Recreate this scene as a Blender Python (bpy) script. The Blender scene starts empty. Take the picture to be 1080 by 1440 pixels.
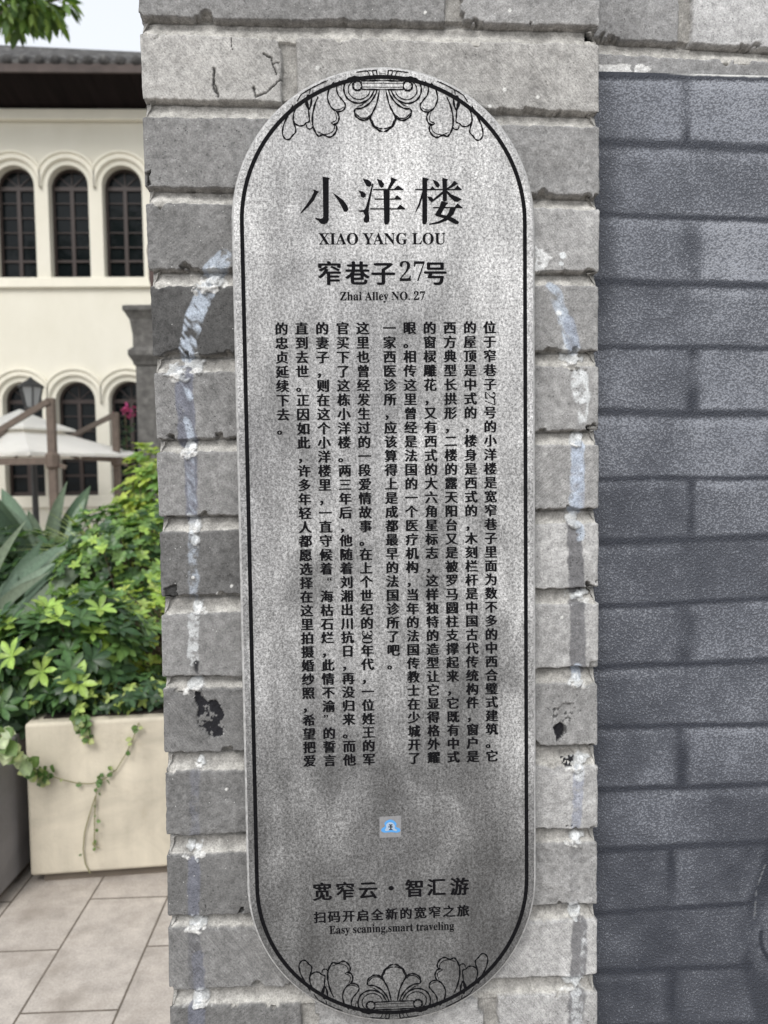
import bpy, math, random
import numpy as np
from math import radians as R, sin, cos, pi

SC = bpy.context.scene
COL = SC.collection
rng = np.random.default_rng(7)
random.seed(7)

# ------------------------------------------------------------------ camera
F = 1082.0                                   # focal length in photo pixels (1080 x 1440)
CAM = np.array([0.0, -1.03, 1.5])
def cam_axes(pitch, yaw, roll):
    p, y, r = np.radians([pitch, yaw, roll])
    fwd = np.array([np.sin(y)*np.cos(p), np.cos(y)*np.cos(p), -np.sin(p)])
    right = np.array([np.cos(y), -np.sin(y), 0.0]); up = np.cross(right, fwd)
    return (np.cos(r)*right + np.sin(r)*up, -np.sin(r)*right + np.cos(r)*up, fwd)
AX = cam_axes(3.2, 2.2, -0.75)
def at(px, py, Y=None, Z=None):
    d = AX[0]*(px-540)/F + AX[1]*(720-py)/F + AX[2]
    t = (Y-CAM[1])/d[1] if Y is not None else (Z-CAM[2])/d[2]
    return CAM + d*t
from mathutils import Matrix, Vector
cd = bpy.data.cameras.new('camera'); cam = bpy.data.objects.new('camera', cd); COL.objects.link(cam)
M = Matrix.Identity(4)
for i in range(3):
    M[i][0] = AX[0][i]; M[i][1] = AX[1][i]; M[i][2] = -AX[2][i]; M[i][3] = CAM[i]
cam.matrix_world = M
cd.sensor_fit = 'VERTICAL'; cd.sensor_height = 36.0; cd.lens = F/1440*36.0
cd.clip_start = 0.02; cd.clip_end = 500
cd.dof.use_dof = True; cd.dof.focus_distance = 1.03; cd.dof.aperture_fstop = 6.0
SC.camera = cam

# ------------------------------------------------------------------ world, sun, exposure
SUN_EL, SUN_AZ = R(48), R(198)               # azimuth clockwise from +Y: behind the camera, a little to its left
w = bpy.data.worlds.new('World'); SC.world = w; w.use_nodes = True
nt = w.node_tree; nt.nodes.clear()
sky = nt.nodes.new('ShaderNodeTexSky'); sky.sky_type = 'NISHITA'; sky.sun_disc = False
sky.sun_elevation = SUN_EL; sky.sun_rotation = SUN_AZ
sky.dust_density = 4.0; sky.air_density = 1.0
hs = nt.nodes.new('ShaderNodeHueSaturation'); hs.inputs['Saturation'].default_value = 0.16; hs.inputs['Value'].default_value = 1.0
bg = nt.nodes.new('ShaderNodeBackground'); bg.inputs['Strength'].default_value = 0.15
wo = nt.nodes.new('ShaderNodeOutputWorld')
cl = nt.nodes.new('ShaderNodeMix'); cl.data_type = 'RGBA'; cl.inputs[0].default_value = 0.6   # even cloud layer over the clear sky
cl.inputs[7].default_value = (4.6, 4.85, 5.2, 1)
nt.links.new(sky.outputs[0], hs.inputs['Color']); nt.links.new(hs.outputs[0], cl.inputs[6]); nt.links.new(cl.outputs[2], bg.inputs['Color']); nt.links.new(bg.outputs[0], wo.inputs[0])
sd = bpy.data.lights.new('sun', 'SUN'); sd.energy = 1.25; sd.angle = R(26); sd.color = (1.0, 0.97, 0.93)
sun = bpy.data.objects.new('sun', sd); COL.objects.link(sun)
sdir = Vector((sin(SUN_AZ)*cos(SUN_EL), cos(SUN_AZ)*cos(SUN_EL), sin(SUN_EL)))
sun.rotation_euler = sdir.to_track_quat('Z', 'Y').to_euler()
sun.location = (0, -3, 6)
SC.view_settings.view_transform = 'Standard'; SC.view_settings.look = 'None'
SC.view_settings.exposure = 0.7; SC.view_settings.gamma = 1.0
SC.render.film_transparent = False

# ------------------------------------------------------------------ helpers: materials
def lin(r, g=None, b=None):
    if g is None: g = b = r
    f = lambda c: (c/255/12.92) if c/255 <= 0.04045 else ((c/255+0.055)/1.055)**2.4
    return (f(r), f(g), f(b), 1.0)
class NT:
    def __init__(s, name):
        s.m = bpy.data.materials.new(name); s.m.use_nodes = True
        s.t = s.m.node_tree; s.t.nodes.clear()
        s.out = s.n('ShaderNodeOutputMaterial'); s.b = s.n('ShaderNodeBsdfPrincipled')
        s.l(s.b.outputs[0], s.out.inputs[0])
        s._co = None
    def n(s, t, **k):
        x = s.t.nodes.new(t)
        for a, v in k.items(): setattr(x, a, v)
        return x
    def l(s, a, b): s.t.links.new(a, b)
    def co(s):
        if s._co is None: s._co = s.n('ShaderNodeTexCoord').outputs['Object']
        return s._co
    def map(s, sc=(1,1,1), rot=(0,0,0), loc=(0,0,0)):
        m = s.n('ShaderNodeMapping', vector_type='POINT' if not any(rot) or sc == (1,1,1) else 'TEXTURE')
        if m.vector_type == 'TEXTURE': sc = tuple(1/v for v in sc)      # turn first, stretch afterwards
        m.inputs['Scale'].default_value = sc; m.inputs['Rotation'].default_value = rot; m.inputs['Location'].default_value = loc
        s.l(s.co(), m.inputs[0]); return m.outputs[0]
    def noise(s, scale, detail=3, rough=0.55, vec=None, dist=0.0):
        x = s.n('ShaderNodeTexNoise'); x.inputs['Scale'].default_value = scale; x.inputs['Detail'].default_value = detail
        x.inputs['Roughness'].default_value = rough; x.inputs['Distortion'].default_value = dist
        s.l(vec if vec is not None else s.co(), x.inputs['Vector']); return x.outputs['Fac']
    def vor(s, scale, vec=None, feature='F1', rnd=1.0):
        x = s.n('ShaderNodeTexVoronoi'); x.feature = feature; x.inputs['Scale'].default_value = scale; x.inputs['Randomness'].default_value = rnd
        s.l(vec if vec is not None else s.co(), x.inputs['Vector']); return x.outputs['Distance']
    def ramp(s, fac, stops):
        x = s.n('ShaderNodeValToRGB'); e = x.color_ramp.elements
        while len(e) > 1: e.remove(e[-1])
        for i, (p, c) in enumerate(stops):
            el = e[0] if i == 0 else e.new(p)
            el.position = p; el.color = c if len(c) == 4 else (*c, 1)
        s.l(fac, x.inputs[0]); return x.outputs[0]
    def rampv(s, fac, stops): return s.ramp(fac, [(p, (v, v, v, 1)) for p, v in stops])
    def mix(s, a, b, fac, mode='MIX'):
        x = s.n('ShaderNodeMix', data_type='RGBA', blend_type=mode)
        for sock, v in ((x.inputs[0], fac), (x.inputs[6], a), (x.inputs[7], b)):
            if hasattr(v, 'is_linked'): s.l(v, sock)
            else: sock.default_value = v
        return x.outputs[2]
    def math(s, op, a, b=0.0):
        x = s.n('ShaderNodeMath', operation=op)
        for sock, v in ((x.inputs[0], a), (x.inputs[1], b)):
            if hasattr(v, 'is_linked'): s.l(v, sock)
            else: sock.default_value = v
        return x.outputs[0]
    def attr(s, name): 
        x = s.n('ShaderNodeAttribute'); x.attribute_name = name; return x.outputs['Color']
    def bump(s, h, strength, dist):
        x = s.n('ShaderNodeBump'); x.inputs['Strength'].default_value = strength; x.inputs['Distance'].default_value = dist
        s.l(h, x.inputs['Height']); s.l(x.outputs[0], s.b.inputs['Normal'])
    def set(s, **k):
        for a, v in k.items():
            i = s.b.inputs[a.replace('_', ' ')]
            if hasattr(v, 'is_linked'): s.l(v, i)
            else: i.default_value = v
        return s.m
def simple(name, c, rough=0.7, var=0.15, scale=12, bumpd=0.0, metal=0.0):
    m = NT(name)
    f = m.noise(scale, 5, 0.6)
    c0 = tuple(x*(1-var) for x in c[:3]); c1 = tuple(min(1, x*(1+var)) for x in c[:3])
    m.set(Base_Color=m.ramp(f, [(0.3, c0), (0.7, c1)]), Roughness=rough, Metallic=metal)
    if bumpd: m.bump(m.noise(scale*6, 4, 0.6), 0.6, bumpd)
    return m.m

# ------------------------------------------------------------------ helpers: objects
def tag(o, label, cat, group=None):
    o['label'] = label; o['category'] = cat
    if group: o['group'] = group
    return o
def empty(name, loc=(0,0,0), rz=0.0):
    o = bpy.data.objects.new(name, None); COL.objects.link(o); o.location = loc; o.rotation_euler = (0,0,rz)
    o.empty_display_size = 0.05
    return o
def link(name, me, mat=None, parent=None, loc=None):
    if mat: me.materials.append(mat)
    o = bpy.data.objects.new(name, me); COL.objects.link(o)
    if parent: o.parent = parent
    if loc is not None: o.location = loc
    return o
class MB:
    def __init__(s): s.v = []; s.f = []
    def add(s, v, f):
        n = len(s.v); s.v += [tuple(map(float, p)) for p in v]; s.f += [tuple(i+n for i in q) for q in f]; return s
    def box(s, a, b):
        x0,y0,z0 = a; x1,y1,z1 = b
        return s.add([(x0,y0,z0),(x1,y0,z0),(x1,y1,z0),(x0,y1,z0),(x0,y0,z1),(x1,y0,z1),(x1,y1,z1),(x0,y1,z1)],
              [(0,3,2,1),(4,5,6,7),(0,1,5,4),(1,2,6,5),(2,3,7,6),(3,0,4,7)])
    def bar(s, p, q, w, h=None, up=(0,0,1)):
        h = h or w; p = Vector(p); q = Vector(q); d = (q-p).normalized(); u = Vector(up)
        if abs(d.dot(u)) > 0.98: u = Vector((0,1,0))
        a = d.cross(u).normalized()*w/2; b = a.cross(d).normalized()*h/2
        c = [p-a-b,p+a-b,p+a+b,p-a+b,q-a-b,q+a-b,q+a+b,q-a+b]
        return s.add(c, [(0,3,2,1),(4,5,6,7),(0,1,5,4),(1,2,6,5),(2,3,7,6),(3,0,4,7)])
    def tube(s, pts, rad, n=8):
        pts = [Vector(p) for p in pts]; rad = rad if isinstance(rad, (list, tuple)) else [rad]*len(pts)
        vs = []; fs = []; prev = None
        for i, p in enumerate(pts):
            d = (pts[min(i+1, len(pts)-1)] - pts[max(i-1, 0)]).normalized()
            a = prev - d*prev.dot(d) if prev is not None else d.cross(Vector((0.3,0.1,1)) if abs(d.z) < 0.9 else Vector((1,0,0)))
            a.normalize(); prev = a; b = d.cross(a)
            vs += [p + (a*cos(2*pi*k/n) + b*sin(2*pi*k/n))*rad[i] for k in range(n)]
        for i in range(len(pts)-1):
            fs += [(i*n+k, i*n+(k+1)%n, (i+1)*n+(k+1)%n, (i+1)*n+k) for k in range(n)]
        fs += [tuple(range(n))[::-1], tuple((len(pts)-1)*n+k for k in range(n))]
        return s.add(vs, fs)
    def lathe(s, prof, c=(0,0,0), n=20):
        vs = [(c[0]+r*cos(2*pi*k/n), c[1]+r*sin(2*pi*k/n), c[2]+z) for r, z in prof for k in range(n)]
        fs = [(i*n+k, i*n+(k+1)%n, (i+1)*n+(k+1)%n, (i+1)*n+k) for i in range(len(prof)-1) for k in range(n)]
        fs += [tuple(range(n))[::-1], tuple((len(prof)-1)*n+k for k in range(n))]
        return s.add(vs, fs)
    def build(s, name, mat, parent=None, bevel=0.0, smooth=False, seg=2):
        me = bpy.data.meshes.new(name); me.from_pydata(s.v, [], s.f); me.update()
        if smooth: me.shade_smooth()
        o = link(name, me, mat, parent)
        if bevel:
            b = o.modifiers.new('bevel', 'BEVEL'); b.width = bevel; b.segments = seg; b.limit_method = 'ANGLE'
        return o
def grid_mesh(name, P, cols=None, flip=False, smooth=True):
    """P: (nv, nu, 3) array -> quad mesh"""
    nv, nu = P.shape[:2]
    me = bpy.data.meshes.new(name)
    me.vertices.add(nv*nu); me.vertices.foreach_set('co', P.reshape(-1).astype(np.float32))
    i = np.arange((nv-1)*nu).reshape(nv-1, nu)[:, :-1].ravel()
    q = np.stack([i, i+1, i+nu+1, i+nu], 1)
    if flip: q = q[:, ::-1]
    n = len(q)
    me.loops.add(n*4); me.loops.foreach_set('vertex_index', q.ravel().astype(np.int32))
    me.polygons.add(n); me.polygons.foreach_set('loop_start', np.arange(0, n*4, 4, dtype=np.int32))
    try: me.polygons.foreach_set('loop_total', np.full(n, 4, np.int32))
    except Exception: pass
    me.update(calc_edges=True)
    if smooth: me.shade_smooth()
    for nm, c in (cols or {}).items():
        a = me.attributes.new(nm, 'FLOAT_COLOR', 'POINT'); a.data.foreach_set('color', c.reshape(-1).astype(np.float32))
    me.validate()
    return me
def poly_mesh(name, V, faces, col=None, smooth=False):
    me = bpy.data.meshes.new(name); me.from_pydata(V.tolist() if hasattr(V, 'tolist') else V, [], faces); me.update()
    if smooth: me.shade_smooth()
    if col is not None:
        a = me.attributes.new('tint', 'FLOAT_COLOR', 'POINT'); a.data.foreach_set('color', np.asarray(col, np.float32).reshape(-1))
    return me

# ------------------------------------------------------------------ helpers: value noise in numpy
def vnoise(x, y, freq, seed):
    g = np.random.default_rng(seed).random((257, 257))
    g[256, :] = g[0, :]; g[:, 256] = g[:, 0]
    x = x*freq; y = y*freq
    xi = np.floor(x); yi = np.floor(y); fx = x-xi; fy = y-yi
    xi = xi.astype(int) % 256; yi = yi.astype(int) % 256
    fx = fx*fx*(3-2*fx); fy = fy*fy*(3-2*fy)
    a = g[yi, xi]; b = g[yi, xi+1]; c = g[yi+1, xi]; d = g[yi+1, xi+1]
    return (a*(1-fx)+b*fx)*(1-fy) + (c*(1-fx)+d*fx)*fy
def fbm(x, y, freq, seed, oct=4, gain=0.5):
    s = 0; amp = 1; tot = 0
    for o in range(oct):
        s = s + amp*vnoise(x+o*3.17, y-o*1.73, freq*2**o, seed+o); tot += amp; amp *= gain
    return s/tot
def sstep(a, b, x):
    t = np.clip((x-a)/(b-a), 0, 1); return t*t*(3-2*t)
def seg_dist(x, z, p, q):
    d = np.array(q)-np.array(p); L2 = max(d@d, 1e-12)
    t = np.clip(((x-p[0])*d[0]+(z-p[1])*d[1])/L2, 0, 1)
    return np.hypot(x-(p[0]+t*d[0]), z-(p[1]+t*d[1])), t
def line_dist(x, z, pts):
    m = None
    for a, b in zip(pts[:-1], pts[1:]):
        d, _ = seg_dist(x, z, a, b); m = d if m is None else np.minimum(m, d)
    return m
def in_poly(x, z, pts):
    r = np.zeros(x.shape, bool); n = len(pts)
    for i in range(n):
        x0, z0 = pts[i]; x1, z1 = pts[(i+1) % n]
        if z0 == z1: continue
        c = ((z0 > z) != (z1 > z)) & (x < (x1-x0)*(z-z0)/(z1-z0)+x0)
        r ^= c
    return r

# ------------------------------------------------------------------ brick material
def brick_mat():
    m = NT('grey_brick')
    tint = m.attr('tint'); aux = m.attr('aux')
    sep = m.n('ShaderNodeSeparateColor'); m.l(aux, sep.inputs[0])
    g = m.noise(420, 4, 0.65)
    col = m.mix(tint, m.rampv(g, [(0.30, 0.68), (0.5, 1.0), (0.70, 1.28)]), 1.0, 'MULTIPLY')
    g2 = m.noise(90, 3, 0.6)
    col = m.mix(col, m.rampv(g2, [(0.32, 0.76), (0.68, 1.22)]), 1.0, 'MULTIPLY')
    # saw marks: fine parallel scratches, one direction per brick
    sa = m.noise(1.0, 2, 0.5, m.map((35, 35, 650), (0, R(52), 0)))
    sb = m.noise(1.0, 2, 0.5, m.map((35, 35, 650), (0, R(-40), 0)))
    sA = m.rampv(sa, [(0.38, 0.66), (0.5, 1.0), (0.62, 1.42)]); sB = m.rampv(sb, [(0.38, 0.66), (0.5, 1.0), (0.62, 1.42)])
    col = m.mix(col, m.mix((1,1,1,1), sA, sep.outputs[0]), 1.0, 'MULTIPLY')
    col = m.mix(col, m.mix((1,1,1,1), sB, sep.outputs[1]), 1.0, 'MULTIPLY')
    # clay inclusions and open pores
    vd = m.vor(150); inc = m.rampv(vd, [(0.16, 0.58), (0.27, 1.0)])
    msk = m.rampv(m.noise(60, 2), [(0.45, 0.0), (0.6, 1.0)])
    col = m.mix(col, m.mix((1,1,1,1), inc, m.math('MULTIPLY', msk, sep.outputs[2])), 1.0, 'MULTIPLY')
    pv = m.vor(230, m.map((1,1,1), (0.3,0.2,0.1), (3,1,2))); pore = m.rampv(pv, [(0.12, 0.22), (0.20, 1.0)])
    msk2 = m.rampv(m.noise(45, 2, 0.5, m.map((1,1,1), (0,0,0), (7,3,1))), [(0.5, 0.0), (0.62, 1.0)])
    pf = m.math('MULTIPLY', msk2, sep.outputs[2])
    col = m.mix(col, m.mix((1,1,1,1), pore, pf), 1.0, 'MULTIPLY')
    wv = m.vor(75, m.map((1,1,1), (0.1,0.4,0.2), (1,5,2))); wsp = m.rampv(wv, [(0.045, 1.0), (0.07, 0.0)])
    col = m.mix(col, (0.5, 0.5, 0.49, 1), m.math('MULTIPLY', wsp, 0.75))
    h = m.math('ADD', m.math('MULTIPLY', g, 0.8), m.math('MULTIPLY', m.noise(1100, 2), 0.35))
    h = m.math('ADD', h, m.math('MULTIPLY', m.math('MULTIPLY', sa, sep.outputs[0]), 0.5))
    h = m.math('ADD', h, m.math('MULTIPLY', m.math('MULTIPLY', sb, sep.outputs[1]), 0.5))
    h = m.math('ADD', h, m.math('MULTIPLY', m.mix((1,1,1,1), pore, pf), 0.8))
    m.bump(h, 0.8, 0.0020)
    m.set(Base_Color=col, Roughness=0.88)
    m.b.inputs['Specular IOR Level'].default_value = 0.25
    return m.m
BRICK = brick_mat()

JOINTS = [  # left: bottom of upper brick, top of lower brick; right: the same (photo pixels)
 (24,46,36,60),(139,162,159,179),(263,283,277,294),(379,402,383,400),(501,524,493,513),(618,635,605,624),
 (727,747,716,736),(840,865,826,847),(953,968,939,961),(1059,1084,1049,1077),(1176,1203,1166,1185),(1290,1306,1273,1294),(1393,1416,1374,1397)]
XL, XR = at(221, 700, Y=0)[0], at(842, 700, Y=0)[0]
PX = lambda x, y: tuple(at(x, y, Y=0)[[0, 2]])

def brickwork(u, Z, X, joints, vjoints, tints, seed, rough=None):
    """u,Z,X arrays (nv,nu). joints: list of (zl_hi,zl_lo,zr_hi,zr_lo) from top down; returns height, tint, aux"""
    nv, nu = Z.shape
    xl, xr = XL, XR
    s = np.clip((X-xl)/(xr-xl), -0.2, 3)
    wz = (fbm(u, Z, 18, seed+1, 3)-0.5)*0.006 + (vnoise(u, Z, 160, seed+2)-0.5)*0.0022
    wu = (fbm(u, Z, 22, seed+3, 3)-0.5)*0.005
    fine = fbm(u, Z, 120, seed+4, 4, 0.6)-0.5
    med = fbm(u, Z, 28, seed+5, 4)-0.5
    low = fbm(u, Z, 6, seed+6, 3)-0.5
    chipn = fbm(u, Z, 34, seed+7, 4, 0.55)
    d = np.full(Z.shape, -0.012); tint = np.zeros(Z.shape+(3,)); aux = np.zeros(Z.shape+(3,)); hb = np.zeros(Z.shape)
    vp = np.full(Z.shape, 0.5)
    JA = [(a+(c-a)*s, b+(e-b)*s) for a, b, c, e in joints]     # (upper edge, lower edge) of each mortar joint
    for i, (hi, lo) in enumerate(JA):
        m = (Z < hi+0.006) & (Z > lo-0.006); vp[m] = np.clip(((hi-Z)/(np.maximum(hi-lo, 1e-4)))[m], 0, 1)
    for i in range(-1, len(JA)):
        top = JA[i][1] if i >= 0 else np.full(Z.shape, 99.0)
        bot = JA[i+1][0] if i+1 < len(JA) else np.full(Z.shape, -99.0)
        band = (Z+wz < top) & (Z+wz > bot)
        if not band.any(): continue
        dz = np.minimum(top-(Z+wz), (Z+wz)-bot)
        vj = vjoints.get(i, vjoints['default'][i % 2])
        edges = [-99.0] + sorted(vj) + [99.0]
        for k in range(len(edges)-1):
            a, b = edges[k]+0.009, edges[k+1]-0.009
            uu = u + wu
            mk = band & (uu > a) & (uu < b)
            if not mk.any(): continue
            dd = np.minimum(dz, np.minimum(uu-a, b-uu))
            rr = np.random.default_rng(seed*100+i*17+k+50)
            rg = rough.get((i, k), rr.random()*0.6) if rough else rr.random()*0.6
            d[mk] = dd[mk]
            off = (rr.random()-0.5)*0.0016; sl = (rr.random(2)-0.5)*0.010
            hb[mk] = (off + sl[0]*(Z-Z[mk].mean()) + med*(0.0012+0.0030*rg) + fine*(0.0004+0.0026*rg))[mk]
            base = np.array(tints.get((i, k), None) if tints.get((i, k)) is not None else (lambda t: (t, t*0.995, t*0.97))(0.17+0.13*rr.random()))
            mott = 1 + 0.34*low*2*0.6 + 0.45*med + 0.30*fine
            tint[mk] = (base*mott[..., None])[mk]
            r = rr.random()
            aux[mk] = np.array([1.0 if r < 0.45 else 0.0, 1.0 if 0.45 <= r < 0.75 else 0.0, 0.35+0.65*rr.random()])*np.array([0.34*(1-rg), 0.34*(1-rg), 1])
    # edge chips
    near = np.clip(1-d/0.030, 0, 1)
    chip = np.clip(chipn-0.65, 0, 1)*0.085*near
    de = d - chip - np.abs(fine)*0.0022
    kk = sstep(-0.0010, 0.0010, de)
    rim = np.clip(1-de/0.0030, 0, 1)
    hbr = hb - 0.0012*rim**2
    hm = -0.0150 + 0.0050*sstep(0.0, 0.22, vp) + 0.0050*sstep(0.35, 0.95, vp) + med*0.0040 + fine*0.0026
    h = hm*(1-kk) + hbr*kk
    # mortar colour: grey cement, lower lip paler, light from above put into its colour
    lip = sstep(0.55, 0.95, vp + (chipn-0.5)*0.5)
    mc = (np.array([0.275, 0.268, 0.252])*(1-lip[..., None]) + np.array([0.40, 0.39, 0.365])*lip[..., None])
    mc = mc*(1 + 0.5*fine + 0.35*med)[..., None]
    broken = (chip > 0.004)[..., None]
    tint = np.where(broken & (kk > 0.3)[..., None], tint*0.92, tint)
    # mortar, with its lightened lip, blended with the brick colour
    tint = mc*(1-kk[..., None]) + tint*kk[..., None]
    aux = aux*kk[..., None]
    return h, np.clip(tint, 0.012, 0.85), aux, kk, vp

def build_pillar():
    zf = np.concatenate([np.arange(0, 0.66, 0.008), np.arange(0.66, 2.16, 0.00128), np.arange(2.16, 3.0, 0.008), [3.0]])
    L = 0.42; r = 0.0035
    side = np.concatenate([np.arange(0, L-0.05, 0.012), np.arange(L-0.05, L-r, 0.002)])
    Wf = XR-XL-2*r
    front = np.arange(0.0, Wf, 0.00125)
    pts = []; us = []
    for s_ in side: pts.append((XL, L-s_, -1, 0)); us.append(XL-(L-s_))
    for k in range(5):
        a = (k+0.5)/5*pi/2; pts.append((XL+r-r*cos(a), r-r*sin(a), -cos(a), -sin(a))); us.append(XL+r*(a/(pi/2)))
    for f in front: pts.append((XL+r+f, 0, 0, -1)); us.append(XL+r+f)
    for k in range(5):
        a = (k+0.5)/5*pi/2; pts.append((XR-r+r*sin(a), r-r*cos(a), sin(a), -cos(a))); us.append(XR-r+r*(a/(pi/2)))
    for s_ in side[::-1]: pts.append((XR, L-s_, 1, 0)); us.append(XR+(L-s_))
    pts = np.array(pts); us = np.array(us)
    U, Z = np.meshgrid(us, zf)
    X = np.clip(U, XL, XR)
    J = []
    for a, b, c, e in JOINTS:
        J.append((PX(220, a)[1], PX(220, b)[1], PX(838, c)[1], PX(838, e)[1]))
    top = J[0]; up = []
    for k in range(1, 9): up.append(tuple(v+0.1085*k for v in top))
    dn = [tuple(v-0.1085*k for v in J[-1]) for k in range(1, 8)]
    nU = len(up)
    joints = up[::-1] + J + dn
    vx = lambda p, y: PX(p, y)[0]
    vj = {'default': [[vx(500, 700)-0.02, XL-0.16, XR+0.30], [XL-0.30, vx(560, 700)+0.03, XR+0.16]]}
    vj[nU-1] = [XL-0.3, vx(638, 10), XR+0.2]
    vj[nU+0] = [XL-0.16, vx(411, 100), XR+0.3]
    vj[nU+12] = [XL-0.2, vx(437, 1425), vx(690, 1430), XR+0.3]
    s = lambda g, warm=0.0: tuple(np.array(lin(g)[:3])*0.86*np.array([1+warm, 1, 1-2*warm]))
    T = {}; Rg = {}
    vals = [(132,152),(166,162),(130,142),(124,162),(88,146),(136,156),(140,160),(112,176),(138,170),(116,150),(118,170),(116,152),(132,168),(116,164)]
    for i, (a, b) in enumerate(vals):
        ci = nU-1+i
        e = sorted(vj.get(ci, vj['default'][ci % 2]))
        for k in range(len(e)+1):
            lo = ([-99]+e)[k]; hi = (e+[99])[k]
            mid = (max(lo, XL-0.1)+min(hi, XR+0.1))/2
            g = a if mid < 0.03 else b
            T[(ci, k)] = s(g, 0.006 if i != 1 else 0.02)
    for ci, k, v in ((nU+6, 1, 0.95), (nU+6, 0, 0.95), (nU+1, 2, 0.8), (nU+9, 1, 0.7), (nU+9, 2, 0.7), (nU+2, 1, 0.4), (nU+10, 2, 0.8)): Rg[(ci, k)] = v
    h, tint, aux, kk, vp = brickwork(U, Z, X, joints, vj, T, 11, Rg)
    front_m = (U > XL) & (U < XR)
    fine = fbm(U, Z, 140, 91, 4, 0.6); med = fbm(U, Z, 40, 92, 4)
    def streak(p, q, wpx, col, amt, thr=0.5, soft=2.0, lines=0.0, seed=0):
        nonlocal tint, aux
        a, b = PX(*p), PX(*q); wv = wpx*0.00096/2
        d, t = seg_dist(U, Z, a, b)
        edge = (fbm(U, Z, 70, 300+seed, 3)-0.5)*0.006
        m = sstep(wv+0.001, wv-0.001*soft, d+edge)
        n = fbm(U, Z, 110, 200+seed, 4, 0.62)
        if lines:
            n = n*(1-lines) + lines*vnoise(U*0.8+Z*0.55, U*0.1-Z*0.2, 330, 400+seed)
        m = m*sstep(thr-0.17, thr+0.13, n)*amt*front_m
        tint = tint*(1-m[..., None]) + np.array(col)*m[..., None]
    def blob(c, rx, rz, col, raise_=0.0, amt=1.0, seed=0, thr=0.0):
        nonlocal tint, h, aux
        cx, cz = PX(*c)
        q = np.hypot((U-cx)/(rx*0.00096), (Z-cz)/(rz*0.00096)) + (fbm(U, Z, 60, 500+seed, 3)-0.5)*(0.9 if rx < 7 else 2.6) + (vnoise(U, Z, 220, 520+seed)-0.5)*(0.2 if rx < 7 else 0.7)
        m = sstep(1.05, 0.75, q)*amt*front_m
        if thr: m = m*sstep(thr-0.05, thr+0.05, fbm(U, Z, 130, 600+seed, 3))
        tint = tint*(1-m[..., None]) + np.array(col)*m[..., None]
        aux = aux*(1-m[..., None])
        h = h + m*raise_
    BW = (0.40, 0.45, 0.52); WH = (0.58, 0.60, 0.61); BG = (0.135, 0.142, 0.175); DG = (0.115, 0.115, 0.122); BK = (0.013, 0.013, 0.016)
    # bluish filler traces left by an older, wider panel
    streak((316,364),(300,382), 26, BW, 0.75, 0.42, seed=1)
    streak((294,408),(276,440), 24, BW, 0.85, 0.44, lines=0.5, seed=2); streak((276,440),(262,498), 24, BW, 0.85, 0.47, lines=0.6, seed=3)
    streak((258,526),(263,618), 26, BG, 0.85, 0.2, seed=4); streak((250,530),(268,560), 9, BW, 0.8, 0.5, lines=0.5, seed=5)
    streak((262,590),(268,616), 10, BW, 0.7, 0.45, seed=6)
    streak((267,640),(269,727), 17, BG, 0.8, 0.15, seed=7); streak((266,650),(270,724), 13, BW, 0.35, 0.52, lines=0.7, seed=8)
    streak((270,750),(272,838), 15, BW, 0.5, 0.54, seed=9)
    streak((272,868),(272,930), 16, WH, 0.75, 0.50, seed=10)
    streak((276,932),(278,953), 9, BK, 0.95, 0.3, seed=11)
    streak((275,1088),(276,1172), 14, BG, 0.4, 0.35, seed=12); streak((274,1212),(276,1288), 17, BG, 0.75, 0.2, seed=13)
    streak((276,1310),(280,1392), 20, DG, 0.75, 0.2, seed=14); streak((282,1345),(284,1392), 16, BG, 0.55, 0.25, seed=15)
    streak((279,1420),(282,1460), 24, BG, 0.8, 0.15, seed=16)
    streak((777,404),(806,485), 19, BW, 0.75, 0.40, lines=0.6, seed=20); streak((800,450),(808,490), 17, (0.27,0.30,0.36), 0.8, 0.3, seed=21)
    streak((815,532),(818,556), 26, WH, 0.85, 0.40, seed=22); streak((821,560),(820,592), 13, WH, 0.8, 0.52, seed=23)
    streak((813,626),(810,716), 20, BW, 0.9, 0.46, seed=24); streak((812,630),(812,714), 20, (0.30,0.34,0.42), 0.5, 0.3, seed=25)
    streak((807,740),(811,826), 23, DG, 0.85, 0.12, seed=26); streak((814,738),(817,756), 12, BW, 0.8, 0.4, seed=27)
    streak((811,850),(813,940), 22, DG, 0.82, 0.12, seed=28); streak((812,940),(812,951), 14, BW, 0.7, 0.3, seed=29)
    streak((814,1082),(811,1160), 16, (0.24,0.26,0.32), 0.65, 0.3, seed=30); streak((816,1082),(814,1092), 16, WH, 0.7, 0.35, seed=31)
    streak((808,1190),(808,1270), 14, DG, 0.25, 0.4, seed=32)
    streak((816,1300),(812,1374), 24, DG, 0.8, 0.12, seed=33); streak((823,1310),(820,1365), 10, WH, 0.5, 0.56, seed=34)
    streak((812,1400),(806,1460), 24, DG, 0.75, 0.15, seed=35); streak((812,1400),(812,1440), 18, WH, 0.55, 0.52, seed=36)
    # white patch, splashes
    for q in ([(752,346),(768,354),(778,364),(771,372),(752,388)],):
        pp = [PX(*c) for c in q]
        m = in_poly(U+(med-0.5)*0.012, Z+(fine-0.5)*0.012, pp)*sstep(0.34, 0.46, fine)*front_m
        tint = tint*(1-m[..., None]*0.9) + np.array((0.66,0.67,0.67))*m[..., None]*0.9; h = h + m*0.0008
    blob((791,360), 5, 6, WH, 0.0006, seed=41); blob((789,371), 3, 3, WH, 0.0006, seed=42); blob((786,440), 4, 4, WH, 0.0005, seed=43)
    for n_, (x, y) in enumerate(((450,95),(711,126),(757,136),(690,149),(325,824),(271,812),(320,1110),(790,868),(600,18),(718,15),(306,835))): blob((x, y), 2.6, 2.6, (0.6,0.6,0.58), 0.0003, 0.9, seed=44+n_)
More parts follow.
